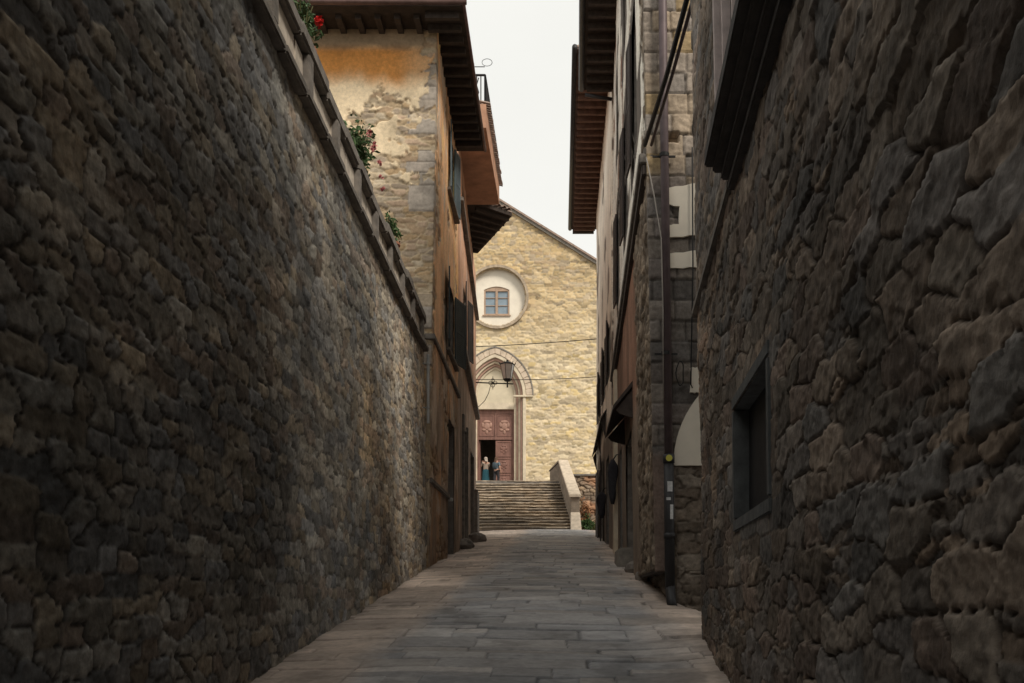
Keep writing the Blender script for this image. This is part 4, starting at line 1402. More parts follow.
while k < 39.8:
    MB().box(.56, 1.46, k, k + .13, 17.03, 17.197).build('rafter', mat('reddish_rafter', (.15, .085, .065), .85, .35, 5, .2), ROC)
    k += .45
MB().box(.53, 1.42, 39.85, 39.98, 17.0, 17.197).build('barge_board', m_wood, ROC)
tl = MB(); tiles(tl, (.5, 27, 17.32), (.5, 39.9, 17.32), (-1, 0), 62); tl.build('eave_tile', m_tilegrey, ROC)


# dark cloths hung out beside the doorway
def hung_cloth(loc, wd, z0, z1, label, seed):
    rr = random.Random(seed)
    t = thing('hanging_cloth', loc, label, 'cloth', 'dark cloths hung by the doors on the right')
    x, y, _ = loc
    mb = MB(); N = 16; K = 9
    for j in range(K):
        f = j / (K - 1); z = z1 - (z1 - z0) * f
        prof = [.25, .85, 1.0, .95, .8, .72, .68, .55, .3][j] * wd / 2
        for i in range(N):
            a = 2 * math.pi * i / N
            k = prof * (1 + .16 * math.sin(3 * a + j * .7 + seed) + .07 * math.sin(7 * a))
            mb.v.append((x + k * math.cos(a), y + k * .8 * math.sin(a), z))
    for j in range(K - 1):
        for i in range(N):
            l = (i + 1) % N
            mb.f.append((j * N + i, j * N + l, (j + 1) * N + l, (j + 1) * N + i))
    mb.f.append(tuple(range(N))); mb.f.append(tuple((K - 1) * N + i for i in range(N)))
    mb.build('cloth', mat('dark_cloth', (.035, .033, .037), .95, .3, 9, .1), t, smooth=True)
    MB().tube([(x, y, z1 - .02), (x + .1, y, z1 + .12), (1.5, y, z1 + .12)], .018, 6).build('hook', m_iron, t)
    return t


hung_cloth((1.33, 24.0, 4.0), .26, 4.02, 5.15, 'long dark cloth hanging on the nearer of the two door hooks', 1)
hung_cloth((1.33, 30.3, 4.0), .32, 4.2, 5.05, 'shorter bulging dark cloth hanging farther up by the stairs', 2)

# ================================================================== CHURCH
CH = thing('church', (-3.76, 55, 8.05), 'yellow stone church with a gable, round window and arched portal above the stairs', 'church')
CX = -3.76


def gable(u):
    return 24.8 - 0.62 * np.abs(u - CX)


def parch(w, r, n=14):
    """pointed arch outline, left spring to right spring"""
    Rr = (w * w + r * r) / (2 * w)
    c = w - Rr
    a1 = math.atan2(r, -c) if c < 0 else math.atan2(r, 0 - c)
    pts = []
    for i in range(n + 1):
        a = a1 * i / n
        pts.append((c + Rr * math.cos(a), Rr * math.sin(a)))
    right = pts
    left = [(-x, z) for x, z in right]
    return left + right[::-1][1:]


Z_IMP = 13.45
OC = (-3.66, 19.14, 1.72)


def m_church(u, v):
    m = v > gable(u)
    m |= (u - OC[0]) ** 2 + (v - OC[1]) ** 2 < (OC[2] - .08) ** 2
    w_, r_ = 1.62, 2.2
    Rr = (w_ * w_ + r_ * r_) / (2 * w_); c = w_ - Rr
    x = np.abs(u - CX)
    m |= (v >= Z_IMP) & (((x - c) ** 2 + (v - Z_IMP) ** 2) < Rr * Rr) & (x < w_)
    m |= (v < Z_IMP) & (x < 1.78)
    return m


sheet('facade', M_far, CH, rng((-11, -8, .15), (-8, 3.5, .05), (3.5, 8, .15)), rng((7.9, 24.9, .05)), lambda u, v: (np.stack([u, 55 + 0 * u, v], 1), (0, -1, 0)), f_church, mask=m_church)
# walls and roof behind the facade
bd = MB()
bd.prism([(-11, 58.5, 7.9), (8, 58.5, 7.9), (8, 58.5, float(gable(8)) - .1), (CX, 58.5, 24.6), (-11, 58.5, float(gable(-11)) - .1)], (0, 22, 0))
bd.build('nave', m_stone, CH)
sd_ = MB(); sd_.box(-11, -10.6, 55.05, 58.48, 7.9, float(gable(-11)) - .2); sd_.box(7.6, 8, 55.05, 58.48, 7.9, float(gable(8)) - .2); sd_.build('side_wall', m_stone, CH)
# interior floor and roof slopes
for s in (-1, 1):
    xe = -11.3 if s < 0 else 8.3
    ze = 24.8 - .62 * abs(xe - CX)
    r_ = MB()
    r_.quadbox([(CX, 54.78, 24.82), (xe, 54.78, ze + .02), (xe, 80, ze + .02), (CX, 80, 24.82)], [(CX, 54.78, 24.94), (xe, 54.78, ze + .14), (xe, 80, ze + .14), (CX, 80, 24.94)])
    o = r_.build('roof', m_tilegrey, CH)
    c_ = MB()
    c_.quadbox([(CX, 54.86, 24.64), (xe, 54.86, ze - .16), (xe, 55.1, ze - .16), (CX, 55.1, 24.64)], [(CX, 54.86, 24.815), (xe, 54.86, ze + .015), (xe, 55.1, ze + .015), (CX, 55.1, 24.815)])
    c_.build('verge', m_stone, o)


def ring(mb, cx, cz, r0, r1, y0, y1, n=64, a0=0, a1=2 * math.pi):
    st = len(mb.v)
    for i in range(n + 1):
        a = a0 + (a1 - a0) * i / n
        for rr_, y in ((r0, y0), (r1, y0), (r1, y1), (r0, y1)):
            mb.v.append((cx + rr_ * math.cos(a), y, cz + rr_ * math.sin(a)))
    for i in range(n):
        for k in range(4):
            l = (k + 1) % 4
            mb.f.append((st + i * 4 + k, st + i * 4 + l, st + (i + 1) * 4 + l, st + (i + 1) * 4 + k))
    return mb


ocu = ring(MB(), OC[0], OC[1], OC[2] - .02, OC[2] + .13, 54.88, 55.5).build('oculus', mat('brown_voussoir', (0.40, 0.32, 0.235), .9, .35, 5, .3), CH)
WX0, WX1, WZ0, WZ1 = OC[0] - .76, OC[0] + .72, OC[1] - .98, OC[1] + .48     # opening of the small window
dk = MB()
n = 48
pts = [(OC[0] + OC[2] * math.cos(2 * math.pi * i / n), OC[1] + OC[2] * math.sin(2 * math.pi * i / n)) for i in range(n)]
# white disc with the window opening cut out: build as strips
mbd = MB()
xs = sorted(set([OC[0] - OC[2] + i * OC[2] * 2 / 60 for i in range(61)] + [WX0, WX1]))
for a, b in zip(xs[:-1], xs[1:]):
    ha, hb = [math.sqrt(max(0, OC[2] ** 2 - (q - OC[0]) ** 2)) for q in (a, b)]
    m_ = (a + b) / 2
    if WX0 <= m_ <= WX1:
        tz = lambda q: WZ1 + .20 * (1 - ((q - (WX0 + WX1) / 2) / ((WX1 - WX0) / 2)) ** 2)
        mbd.quadbox([(a, 55.22, OC[1] - ha), (b, 55.22, OC[1] - hb), (b, 55.4, OC[1] - hb), (a, 55.4, OC[1] - ha)], [(a, 55.22, WZ0), (b, 55.22, WZ0), (b, 55.4, WZ0), (a, 55.4, WZ0)])
        mbd.quadbox([(a, 55.22, tz(a)), (b, 55.22, tz(b)), (b, 55.4, tz(b)), (a, 55.4, tz(a))], [(a, 55.22, OC[1] + ha), (b, 55.22, OC[1] + hb), (b, 55.4, OC[1] + hb), (a, 55.4, OC[1] + ha)])
    else:
        mbd.quadbox([(a, 55.22, OC[1] - ha - .001), (b, 55.22, OC[1] - hb - .001), (b, 55.4, OC[1] - hb - .001), (a, 55.4, OC[1] - ha - .001)], [(a, 55.22, OC[1] + ha), (b, 55.22, OC[1] + hb), (b, 55.4, OC[1] + hb), (a, 55.4, OC[1] + ha)])
mbd.build('plaster_disc', m_white, ocu)
wf = MB()
wf.box(WX0 - .01, WX0 + .09, 55.26, 55.36, WZ0, WZ1 + .02); wf.box(WX1 - .09, WX1 + .01, 55.26, 55.36, WZ0, WZ1 + .02)
xm = (WX0 + WX1) / 2
wf.box(xm - .07, xm + .07, 55.25, 55.35, WZ0 + .05, WZ1 + .1); wf.box(WX0 + .091, WX1 - .091, 55.262, 55.358, WZ0 - .01, WZ0 + .09)
wf.box(WX0 + .091, WX1 - .091, 55.262, 55.358, WZ1 - .06, WZ1 + .22)
for zq in (WZ0 + .55, WZ0 + 1.0):
    wf.box(WX0 + .092, xm - .072, 55.29, 55.33, zq, zq + .035); wf.box(xm + .072, WX1 - .092, 55.29, 55.33, zq, zq + .035)
wn = wf.build('window', m_frame, CH)
MB().box(WX0, WX1, 55.335, 55.35, WZ0, WZ1 + .2).build('pane', m_glass, wn)
sl = MB().box(WX0 - .08, WX1 + .08, 55.14, 55.26, WZ0 - .06, WZ0 - .003); sl.build('sill', m_frame, wn)


def arch_band(mb, wi, ri, wo, ro, y0, y1, zbase, zimp=Z_IMP):
    a = [(-wi, zbase - zimp)] + parch(wi, ri) + [(wi, zbase - zimp)]
    b = [(-wo, zbase - zimp)] + parch(wo, ro) + [(wo, zbase - zimp)]
    st = len(mb.v)
    for (xa, za), (xb, zb) in zip(a, b):
        mb.v += [(CX + xa, y0, zimp + za), (CX + xb, y0, zimp + zb), (CX + xb, y1, zimp + zb), (CX + xa, y1, zimp + za)]
    for i in range(len(a) - 1):
        for k in range(4):
            l = (k + 1) % 4
            mb.f.append((st + i * 4 + k, st + i * 4 + l, st + (i + 1) * 4 + l, st + (i + 1) * 4 + k))
    mb.f.append((st, st + 1, st + 2, st + 3)); e = st + (len(a) - 1) * 4; mb.f.append((e, e + 1, e + 2, e + 3))
    return mb


PT = arch_band(MB(), 1.60, 2.18, 1.80, 2.40, 54.93, 55.5, 8.03).build('portal', m_cream, CH, bevel=.02)
vo = MB()
arr_i, arr_o = parch(1.805, 2.405, 10), parch(2.17, 2.74, 10)
for i in range(len(arr_i) - 1):
    (xa, za), (xb, zb) = arr_i[i], arr_i[i + 1]; (xc, zc), (xd, zd) = arr_o[i], arr_o[i + 1]
    s_ = .018
    lerp = lambda p, q, t_: (p[0] + (q[0] - p[0]) * t_, p[1] + (q[1] - p[1]) * t_)
    pa, pb = lerp((xa, za), (xb, zb), s_), lerp((xa, za), (xb, zb), 1 - s_); pc, pd = lerp((xc, zc), (xd, zd), s_), lerp((xc, zc), (xd, zd), 1 - s_)
    y0_ = 54.90 + random.uniform(-.01, .01)
    vo.quadbox([(CX + q[0], y0_, Z_IMP + q[1]) for q in (pa, pb, pd, pc)], [(CX + q[0], 55.3, Z_IMP + q[1]) for q in (pa, pb, pd, pc)])
vo.build('arch_stones', mat('pale_voussoir', (0.58, 0.47, 0.36), .85, .3, 2.5, .3), PT, bevel=.015)
lip = MB(); oi, oo = parch(2.172, 2.745, 14), parch(2.24, 2.82, 14)
for i in range(len(oi) - 1):
    q = [oi[i], oi[i + 1], oo[i + 1], oo[i]]
    lip.quadbox([(CX + p_[0], 54.87, Z_IMP + p_[1]) for p_ in q], [(CX + p_[0], 55.2, Z_IMP + p_[1]) for p_ in q])
lip.build('hood_mould', m_stone, PT)
for k, (wi, ri, wo, ro, y0_, m_) in enumerate(((1.47, 2.03, 1.60, 2.18, 55.04, m_pink), (1.35, 1.90, 1.47, 2.03, 55.15, m_cream), (1.22, 1.76, 1.35, 1.90, 55.27, m_pink), (1.08, 1.62, 1.22, 1.76, 55.38, m_cream))):
    arch_band(MB(), wi + .002, ri + .002, wo - .002, ro - .002, y0_, 55.7 + .03 * k, 8.03).build('moulding', m_, PT, bevel=.02)
im = MB(); im.box(CX + 1.05, CX + 2.2, 54.86, 55.02, Z_IMP - .12, Z_IMP - .01); im.box(CX - 2.2, CX - 1.05, 54.86, 55.02, Z_IMP - .12, Z_IMP - .01)
im.build('impost', m_cream, PT, bevel=.02)
ty = MB()
pp = [(CX - 1.1, 55.46, 12.73), (CX + 1.1, 55.46, 12.73)] + [(CX + a, 55.46, Z_IMP + b) for a, b in parch(1.1, 1.66)[::-1]]
ty.prism(pp, (0, .2, 0)); ty.build('tympanum', mat('tympanum_plaster', (.62, .54, .40), .9, .1, 2, .1), PT)
lt = MB(); lt.box(CX - 1.1, CX + 1.1, 55.42, 55.458, 12.73, 13.12); lt.build('lintel', m_cream, PT, bevel=.01)

# the door: closed right leaf, fixed upper panels, open left leaf
DR = MB()
DR.box(CX - 1.08, CX - 1.0, 55.58, 55.7, 8.04, 12.72); DR.box(CX + .96, CX + 1.08, 55.58, 55.7, 8.04, 12.72); DR.box(CX - .999, CX + .959, 55.58, 55.7, 12.5, 12.72); DR.box(CX - .999, CX + .959, 55.581, 55.69, 10.98, 11.14); DR.box(CX - .05, CX + .05, 55.581, 55.699, 11.141, 12.499)
DR = DR.build('door', m_door, CH)


def panel(mb, x0, x1, z0, z1, y):
    mb.box(x0, x1, y, y + .06, z0, z1)
    f = .07
    mb.box(x0 + .03, x1 - .03, y - .025, y - .001, z1 - .03 - f, z1 - .03); mb.box(x0 + .03, x1 - .03, y - .025, y - .001, z0 + .03, z0 + .03 + f)
    mb.box(x0 + .03, x0 + .03 + f, y - .025, y - .001, z0 + .031 + f, z1 - .031 - f); mb.box(x1 - .03 - f, x1 - .03, y - .025, y - .001, z0 + .031 + f, z1 - .031 - f)


def carving(mb, cx, cz, s, y):
    mb.ball((cx, y, cz), s * .32, 12, 8, (1, .3, 1.1)); mb.ball((cx, y, cz + s * .42), s * .26, 10, 6, (1.5, .3, .6))
    for sg in (-1, 1):
        mb.ball((cx + sg * s * .36, y, cz + s * .12), s * .16, 8, 6, (1, .4, 1.6)); mb.ball((cx + sg * s * .26, y, cz - s * .34), s * .17, 8, 6, (1.3, .4, .8))
    mb.ball((cx, y, cz - s * .55), s * .14, 8, 6, (1, .4, 1.5))


for nm, x0, x1, z0, z1, cv in (('upper_panel', CX - .995, CX - .055, 11.145, 12.49, .62), ('upper_panel', CX + .055, CX + .955, 11.145, 12.49, .62)):
    mb = MB(); panel(mb, x0, x1, z0, z1, 55.62); o = mb.build(nm, m_door, DR)
    mb = MB(); carving(mb, (x0 + x1) / 2, (z0 + z1) / 2 - .05, cv, 55.62); mb.build('carving', mat('worn_wood', (.34, .20, .155), .7, .25, 6, .1), o, smooth=True)
mb = MB()
zq = 8.06
for hh in (.95, .95, .98):
    panel(mb, CX - .02, CX + .95, zq, zq + hh - .01, 55.63); zq += hh
o = mb.build('leaf', m_door, DR); o['label'] = 'closed right leaf with carved panels'
for zq in (8.55, 9.5, 10.45):
    mb = MB(); carving(mb, CX + .465, zq, .42, 55.63)
    mb.build('carving', m_door, o, smooth=True)
mb = MB(); mb.box(CX - .99, CX - .93, 55.72, 56.6, 8.06, 10.96); o = mb.build('leaf', m_door, DR); o['label'] = 'open left leaf swung into the dark'

# ------------------------------------------------------------------ stairs
ST = thing('stone_staircase', (-1.6, 46, 4.95), 'broad worn stone staircase climbing to the church, with a sloping parapet on its right', 'staircase')
NS = 17; RISE = (8.03 - 4.97) / NS; TRD = .325


def st_right(y):
    return float(np.interp(y, [45, 46.5, 51.4], [.62, .55, -.42]))


us = []
vv = []
nst = 190
mbx = np.linspace(-7.5, 1, nst)
prof = []
for k in range(NS):
    z0 = 4.90 + k * RISE if k else 4.7
    zt = 4.97 + (k + 1) * RISE
    y = 46 + k * TRD
    prof += [(y + .045, 4.97 + k * RISE + .001, 0, k), (y + .045, zt - .065, 0, k), (y, zt - .055, 1, k), (y - .004, zt - .02, 1, k), (y + .02, zt, 1, k)]
prof.append((51.6, 8.032, 1, NS - 1))
PY = np.array([p_[0] for p_ in prof]); PZ = np.array([p_[1] for p_ in prof]); PN = np.array([p_[2] for p_ in prof]); PK = np.array([p_[3] for p_ in prof])


def st_pos(u, v):
    i = np.round(v).astype(int)
    # slabs within each step sit a little differently
    cell = np.floor(u / (0.9 + .5 * h2(PK[i].astype(float), PK[i] * 0 + 7., 191)) + 3.7 * h2(PK[i].astype(float), PK[i] * 0 + 8., 192))
    q = h2(cell, PK[i].astype(float), 193)
    dy = (q - .5) * .05 + fbm(u / .35, v * .3, 195, 4) * .10 * PN[i]
    dz = fbm(u / 1.1, PK[i] * 3.1, 197, 3) * .05 + (h2(cell, PK[i].astype(float), 194) - .5) * .018
    return np.stack([u, PY[i] + dy, PZ[i] + dz], 1), (0, -1, 0)


def st_field(u, v):
    i = np.round(v).astype(int)
    cell = np.floor(u / (0.9 + .5 * h2(PK[i].astype(float), PK[i] * 0 + 7., 191)) + 3.7 * h2(PK[i].astype(float), PK[i] * 0 + 8., 192))
    q = h2(cell, PK[i].astype(float), 198)
    col = pal(q, [(0.33, 0.265, 0.20), (0.40, 0.32, 0.235), (0.27, 0.22, 0.17), (0.36, 0.28, 0.20)])
    dirt = sstep(-.05, .25, fbm(u / .6, v * .5, 199, 4))
    col = col * (1 - .45 * dirt)[:, None]
    lich = sstep(.12, .25, fbm(u / .4 + 3, v * .4, 200, 4)) * PN[i]
    col = col * (1 + .5 * lich)[:, None]
    col = col * np.where(PN[i] == 0, .62, 1.0)[:, None]       # shade under the nosings, painted onto the riser faces
    return 0 * u, col


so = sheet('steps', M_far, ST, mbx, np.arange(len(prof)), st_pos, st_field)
so.data.polygons.foreach_set('use_smooth', np.zeros(len(so.data.polygons), bool))
MB().box(-7.5, 1.0, 51.2, 52, 4.6, 8.0).build('core', m_stonedark, ST)
# parapet on the right
m_par = mat('parapet_stone', (0.23, 0.185, 0.145), .9, .35, 3, .5)
pa = MB()
A0, A1 = (.52, 46.6), (-.05, 51.2)
B0, B1 = (.96, 46.6), (.38, 51.2)
zt0, zt1 = 6.70, 9.02
pa.quadbox([(A0[0], A0[1], 4.7), (B0[0], B0[1], 4.7), (B1[0], B1[1], 4.7), (A1[0], A1[1], 4.7)], [(A0[0], A0[1], zt0), (B0[0], B0[1], zt0), (B1[0], B1[1], zt1), (A1[0], A1[1], zt1)])
pa.quadbox([(-.56, 51.6, 7.9), (-.05, 51.205, 7.9), (.38, 51.205, 7.9), (-.3, 51.9, 7.9)], [(-.56, 51.6, 8.58), (-.05, 51.205, 9.02), (.38, 51.205, 9.02), (-.3, 51.9, 8.58)])
PAR = pa.build('parapet', m_par, ST, bevel=.015)
cp = MB()
cp.quadbox([(A0[0] - .07, A0[1] - .16, zt0 - .075), (B0[0] + .07, B0[1] - .16, zt0 - .075), (B1[0] + .05, B1[1], zt1 + .005), (A1[0] - .05, A1[1], zt1 + .005)],
           [(A0[0] - .07, A0[1] - .16, zt0 + .06), (B0[0] + .07, B0[1] - .16, zt0 + .06), (B1[0] + .05, B1[1], zt1 + .14), (A1[0] - .05, A1[1], zt1 + .14)])
m_cap = mat('pale_capstone', (.50, .42, .33), .85, .25, 4, .3)
cp.build('coping', m_cap, PAR, bevel=.02)
cp = MB(); cp.quadbox([(-.60, 51.6, 8.585), (-.10, 51.21, 9.03), (.42, 51.21, 9.03), (-.3, 51.95, 8.585)], [(-.60, 51.6, 8.65), (-.10, 51.21, 9.13), (.42, 51.21, 9.13), (-.3, 51.95, 8.65)])
cp.build('coping', m_par, PAR)
pl = MB()
pl.quadbox([(.44, 45.35, 4.7), (1.06, 45.35, 4.7), (1.0, 46.59, 4.7), (.48, 46.59, 4.7)], [(.52, 45.75, 5.1), (1.02, 45.75, 5.1), (.98, 46.59, 5.92), (.52, 46.59, 5.92)])
o = pl.build('plinth', m_cap, ST, bevel=.02)

# retaining wall at the right of the stairs and weeds
def f_ret(u, v):
    r1, r2, r3, e, du, dv = rubble(u, v, .4, .2, 211, 3, .3, .45)
    g_ = sstep(.02, .2, e)
    col = pal(r3, [(.24, .18, .13), (.30, .23, .17), (.20, .15, .11), (.33, .24, .16)]) * (.45 + .55 * g_)[:, None]
    ru = sstep(.0, .25, fbm(u / .8, v / .8, 213, 4) + sstep(7.6, 6.6, v) * .12)
    col = col * (1 + ru[:, None] * np.array((.55, .12, -.1)))
    return -.06 * (1 - g_) + (r1 - .5) * .07 + fbm(u / .15, v / .12, 215, 4) * .05, col


RT = thing('retaining_wall', (2, 49.9, 5), 'low rust stained rubble wall beside the church stairs', 'wall')
sheet('wall_face', M_relief, RT, rng((.45, 4, .035), (4, 9, .2)), rng((4.7, 8.1, .035)), lambda u, v: (np.stack([u, 49.9 + 0 * u, v], 1), (0, -1, 0)), f_ret, back=1.5)
MB().box(.42, 9, 49.82, 51.4, 8.1, 8.22).build('coping', m_stonedark, RT, bevel=.03)
G = 'weeds by the church stairs'
plant('bush', (1.36, 48.2, 4.95), (.36, .35, .48), 420, m_leaf, [], None, 'small green bush beside the foot of the stair parapet', G, 21, s=.17, pot=False)
plant('dry_weed', (1.28, 49.3, 5.1), (.36, .25, .95), 420, m_rust, [], None, 'rust brown dry weeds climbing the low wall behind the green bush', G, 22, s=.16, pot=False)
plant('dry_weed', (1.75, 48.4, 4.95), (.34, .3, .32), 260, m_leaf2, [], None, 'low yellowish olive weeds at the right of the green bush', G, 23, s=.13, pot=False)

# ------------------------------------------------------------------ lantern and wires
LN = thing('wall_lantern', (-2.1, 37.9, 10.3), 'old iron street lantern on a scrolled wall bracket in front of the church portal', 'lantern')
br = MB()
br.tube([(-3.42, 37.9, 10.28), (-1.86, 37.9, 10.22)], .026, 6)
br.tube([(-3.40, 37.9, 9.2), (-3.2, 37.9, 9.35), (-3.0, 37.9, 9.55), (-2.85, 37.9, 9.85), (-2.75, 37.9, 10.22)], .014, 5)
for a in range(4):
    t0 = a * math.pi / 2
    cxx, czz = -2.68 + .10 * math.cos(t0), 10.26 + .10 * math.sin(t0)
    br.tube([(cxx + .07 * math.cos(t_), 37.9, czz + .07 * math.sin(t_)) for t_ in np.linspace(0, 6.28, 11)], .013, 5, caps=False)
br.tube([(-2.68, 37.9, 10.0), (-2.68, 37.9, 10.52)], .014, 5)
br.tube([(-2.1, 37.9, 10.08), (-2.1, 37.9, 10.42)], .03, 6)
br.build('bracket', m_iron, LN)


def frustum(mb, c, r0, r1, z0, z1, n=6, rot=.26):
    b = [(c[0] + r0 * math.cos(2 * math.pi * i / n + rot), c[1] + r0 * math.sin(2 * math.pi * i / n + rot), z0) for i in range(n)]
    t_ = [(c[0] + r1 * math.cos(2 * math.pi * i / n + rot), c[1] + r1 * math.sin(2 * math.pi * i / n + rot), z1) for i in range(n)]
    mb.quadbox(b, t_); return mb


c = (-2.1, 37.9)
frustum(MB(), c, .165, .28, 10.42, 10.98).build('lamp_glass', m_lamp, LN)
fm = MB()
frustum(fm, c, .12, .185, 10.33, 10.415); frustum(fm, c, .32, .30, 10.985, 11.02); frustum(fm, c, .29, .10, 11.021, 11.10); frustum(fm, c, .06, .04, 11.101, 11.17)
for i in range(6):
    a = 2 * math.pi * i / 6 + .26
    fm.tube([(c[0] + .168 * math.cos(a), c[1] + .168 * math.sin(a), 10.41), (c[0] + .284 * math.cos(a), c[1] + .284 * math.sin(a), 10.99)], .011, 5)
    fm.tube([(c[0] + .31 * math.cos(a), c[1] + .31 * math.sin(a), 11.0), (c[0] + .34 * math.cos(a), c[1] + .34 * math.sin(a), 11.07)], .014, 5)
fm.build('lamp_frame', m_iron, LN)


def sagwire(a, b, sag, n=14):
    a, b = Vector(a), Vector(b)
    return [a.lerp(b, i / n) - Vector((0, 0, sag * 4 * (i / n) * (1 - i / n))) for i in range(n + 1)]


cable('overhead_wire', sagwire((-3.4, 37.95, 11.72), (1.5, 37.9, 12.02), .03), .016, 'upper dark wire strung across the street in front of the church above the lantern', group='wires across the street')
cable('overhead_wire', sagwire((-3.4, 37.97, 10.42), (1.5, 37.95, 10.52), .06), .014, 'lower dark wire strung across the street at the lantern bracket', group='wires across the street')

# ------------------------------------------------------------------ people at the church door
def skinned(verts, edges, radii, sub=2, root=0):
    me = bpy.data.meshes.new('tmp'); me.from_pydata(verts, edges, [])
    ob = bpy.data.objects.new('tmp', me); COL.objects.link(ob)
    sk = ob.modifiers.new('skin', 'SKIN')
    lay = me.skin_vertices[0].data
    for i, r in enumerate(radii):
        lay[i].radius = r if isinstance(r, tuple) else (r, r)
        lay[i].use_root = (i == root)
    if sub:
        sb = ob.modifiers.new('sub', 'SUBSURF'); sb.levels = sub; sb.render_levels = sub
    dg = bpy.context.evaluated_depsgraph_get()
    res = bpy.data.meshes.new_from_object(ob.evaluated_get(dg))
    bpy.data.objects.remove(ob); bpy.data.meshes.remove(me)
    res.polygons.foreach_set('use_smooth', [True] * len(res.polygons))
    return res


def place(me, loc, rz, h):
    k = h / 1.72
    me.transform(Matrix.Translation(loc) @ Matrix.Rotation(rz, 4, 'Z') @ Matrix.Scale(k, 4))
    return me


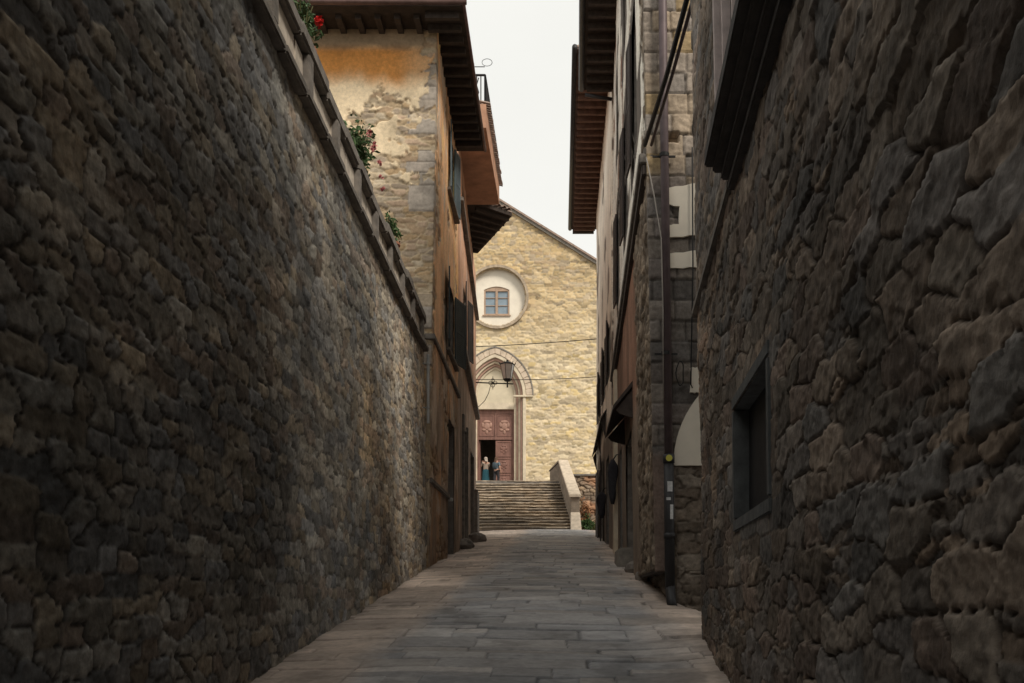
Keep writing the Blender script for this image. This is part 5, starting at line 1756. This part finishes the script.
def person(loc, rz, h, label, hair_m, top_m, low_m, skirt, pose, bag_m=None):
    """figure modelled facing -y, feet at z=0, 1.72 m tall"""
    t = thing('person', loc, label, 'person')
    skin_m = mat('skin', (.42, .24, .17), .6, .1, 6, 0)
    V = [(0, 0, .96), (0, 0, 1.10), (0, .01, 1.28), (0, .01, 1.42), (0, 0, 1.50), (0, -.01, 1.56), (0, -.01, 1.66)]
    Rr = [(.15, .11), (.13, .10), (.155, .11), (.13, .085), (.052, .052), (.07, .08), (.072, .085)]
    E = [(0, 1), (1, 2), (2, 3), (3, 4), (4, 5), (5, 6)]
    def add(p, r, frm):
        V.append(p); Rr.append(r); E.append((frm, len(V) - 1)); return len(V) - 1
    hands = []
    for s in (-1, 1):
        hp = add((s * .09, 0, .90), .10, 0); kn = add((s * .10, -.015 + pose['step'] * s, .50), .062, hp)
        an = add((s * .10, .03 + pose['step'] * s * 1.2, .09), .042, kn); add((s * .115, -.12 + pose['step'] * s * 1.2, .035), .036, an)
        sh = add((s * .185, .01, 1.39), .062, 3)
        el, wr, hd = pose['arms'][s]
        e = add((s * el[0], el[1], el[2]), .045, sh); w_ = add((s * wr[0], wr[1], wr[2]), .032, e)
        add((s * hd[0], hd[1], hd[2]), (.038, .022), w_)
        hands.append((Vector((s * wr[0], wr[1], wr[2])), Vector((s * hd[0], hd[1], hd[2])), s))
    b = place(skinned(V, E, Rr), loc, rz, h)
    body = link('body', b, skin_m, t)
    # fingers, in one mesh with their knuckle bends
    fv = []; 
    for wr, hd, s in hands:
        d = (hd - wr).normalized(); side = d.cross(Vector((0, 1, 0))).normalized()
        for q in range(4):
            o_ = hd + side * (-.024 + .016 * q)
            l = (.060, .072, .068, .052)[q]
            m_ = skinned([tuple(o_), tuple(o_ + d * l * .5), tuple(o_ + d * l * .9 + Vector((0, -.02, 0)))], [(0, 1), (1, 2)], [.009, .008, .007], 1)
            fv.append(m_)
        o_ = wr.lerp(hd, .5) + side * -.025
        fv.append(skinned([tuple(o_), tuple(o_ - side * .03 + d * .025), tuple(o_ - side * .035 + d * .055)], [(0, 1), (1, 2)], [.011, .009, .008], 1))
    bm = bmesh.new()
    for q in fv:
        bm.from_mesh(q); bpy.data.meshes.remove(q)
    fm_ = bpy.data.meshes.new('fingers'); bm.to_mesh(fm_); bm.free()
    link('fingers', place(fm_, loc, rz, h), skin_m, body)
    # face: nose and ears
    fc = MB(); fc.ball((0, -.10, 1.60), .018, 8, 6, (.8, 1, 1.4)); fc.ball((-.078, 0, 1.61), .022, 8, 6, (.5, .8, 1.3)); fc.ball((.078, 0, 1.61), .022, 8, 6, (.5, .8, 1.3))
    me = bpy.data.meshes.new('face'); me.from_pydata(fc.v, [], fc.f); link('face', place(me, loc, rz, h), skin_m, body)
    ey = MB(); ey.ball((-.03, -.088, 1.635), .011, 8, 6); ey.ball((.03, -.088, 1.635), .011, 8, 6); ey.ball((0, -.09, 1.565), .02, 8, 6, (1.2, .4, .3))
    me = bpy.data.meshes.new('eyes_and_mouth'); me.from_pydata(ey.v, [], ey.f); link('eyes_and_mouth', place(me, loc, rz, h), m_dark, body)
    # top
    tv = [(0, 0, .98), (0, 0, 1.10), (0, .01, 1.28), (0, .01, 1.42)]; te = [(0, 1), (1, 2), (2, 3)]; tr = [(.175, .13), (.15, .118), (.178, .13), (.145, .10)]
    for s in (-1, 1):
        el = pose['arms'][s][0]
        tv.append((s * .19, .01, 1.39)); te.append((3, len(tv) - 1)); tr.append(.078)
        q = Vector((s * .19, .01, 1.39)).lerp(Vector((s * el[0], el[1], el[2])), .75); tv.append(tuple(q)); te.append((len(tv) - 2, len(tv) - 1)); tr.append(.063)
    link('top', place(skinned(tv, te, tr), loc, rz, h), top_m, t)
    # lower garment
    if skirt:
        sk = MB(); N = 20
        lv = [(1.02, .16, .125), (.9, .19, .15), (.6, .21, .17), (.3, .235, .19), (.16, .25, .20)]
        for z, rx, ry in lv:
            for i in range(N):
                a = 2 * math.pi * i / N; k = 1 + .06 * math.sin(a * 6) * (1.02 - z)
                sk.v.append((rx * k * math.cos(a), ry * k * math.sin(a), z))
        for j in range(len(lv) - 1):
            for i in range(N):
                l = (i + 1) % N
                sk.f.append((j * N + i, j * N + l, (j + 1) * N + l, (j + 1) * N + i))
        me = bpy.data.meshes.new('skirt'); me.from_pydata(sk.v, [], sk.f); link('skirt', place(me, loc, rz, h), low_m, t)
    else:
        tv = [(0, 0, 1.0)]; te = []; tr = [(.16, .12)]
        for s in (-1, 1):
            for p_, r_ in (((s * .09, 0, .90), .118), ((s * .10, -.015 + pose['step'] * s, .50), .08), ((s * .10, .03 + pose['step'] * s * 1.2, .13), .062)):
                tv.append(p_); tr.append(r_); te.append((0 if r_ > .1 else len(tv) - 2, len(tv) - 1))
        link('trousers', place(skinned(tv, te, tr), loc, rz, h), low_m, t)
    # hair
    hr = MB(); hr.ball((0, .012, 1.655), .115, 14, 10, (.92, 1.0, .92)); hr.ball((0, .055, 1.57), .10, 12, 8, (1.0, .7, 1.25))
    hr.v = [(x, max(y, -.075 + max(0, 1.66 - z) * 1.4), z) for x, y, z in hr.v]
    me = bpy.data.meshes.new('hair'); me.from_pydata(hr.v, [], hr.f); me.polygons.foreach_set('use_smooth', [True] * len(me.polygons)); link('hair', place(me, loc, rz, h), hair_m, t)
    sh = MB()
    for s in (-1, 1):
        sh.ball((s * .11, -.06 + pose['step'] * s * 1.2, .04), .05, 10, 6, (.95, 2.4, .8))
    me = bpy.data.meshes.new('shoes'); me.from_pydata(sh.v, [], sh.f); link('shoes', place(me, loc, rz, h), m_castiron, t)
    if bag_m:
        g_ = MB(); g_.ball((0, .19, 1.22), .16, 12, 8, (1, .65, 1.35))
        me = bpy.data.meshes.new('backpack'); me.from_pydata(g_.v, [], g_.f); me.polygons.foreach_set('use_smooth', [True] * len(me.polygons))
        o = link('backpack', place(me, loc, rz, h), bag_m, None); settle(o)
        tag(o, 'dark blue grey backpack on the back of the person in dark trousers', 'backpack')
    return t


up_ = {-1: ((.23, -.12, 1.20), (.12, -.27, 1.44), (.08, -.28, 1.52)), 1: ((.23, -.12, 1.20), (.12, -.27, 1.44), (.08, -.28, 1.52))}
dn_ = {-1: ((.26, .03, 1.12), (.27, -.06, .88), (.27, -.09, .80)), 1: ((.30, -.05, 1.25), (.24, -.20, 1.46), (.22, -.21, 1.55))}
person((-4.22, 54.0, 8.035), R(204), 1.66, 'person in a pale beige top and long teal skirt at the open church door', mat('ash_blond_hair', (.38, .32, .27), .7, .2, 30, 0), mat('beige_cloth', (.27, .215, .175), .9, .15, 8, 0), mat('teal_cloth', (.012, .06, .08), .85, .2, 8, 0), True, {'step': .0, 'arms': up_})
person((-3.60, 53.8, 8.035), R(150), 1.62, 'person with brown hair, dark trousers and one raised hand beside the closed door leaf', mat('brown_hair', (.10, .055, .035), .7, .2, 30, 0), mat('blue_grey_cloth', (.10, .14, .17), .9, .15, 8, 0), mat('dark_cloth', (.035, .033, .037), .95, .3, 9, .1), False, {'step': .06, 'arms': dn_}, mat('slate_cloth', (.05, .07, .085), .9, .2, 8, 0))
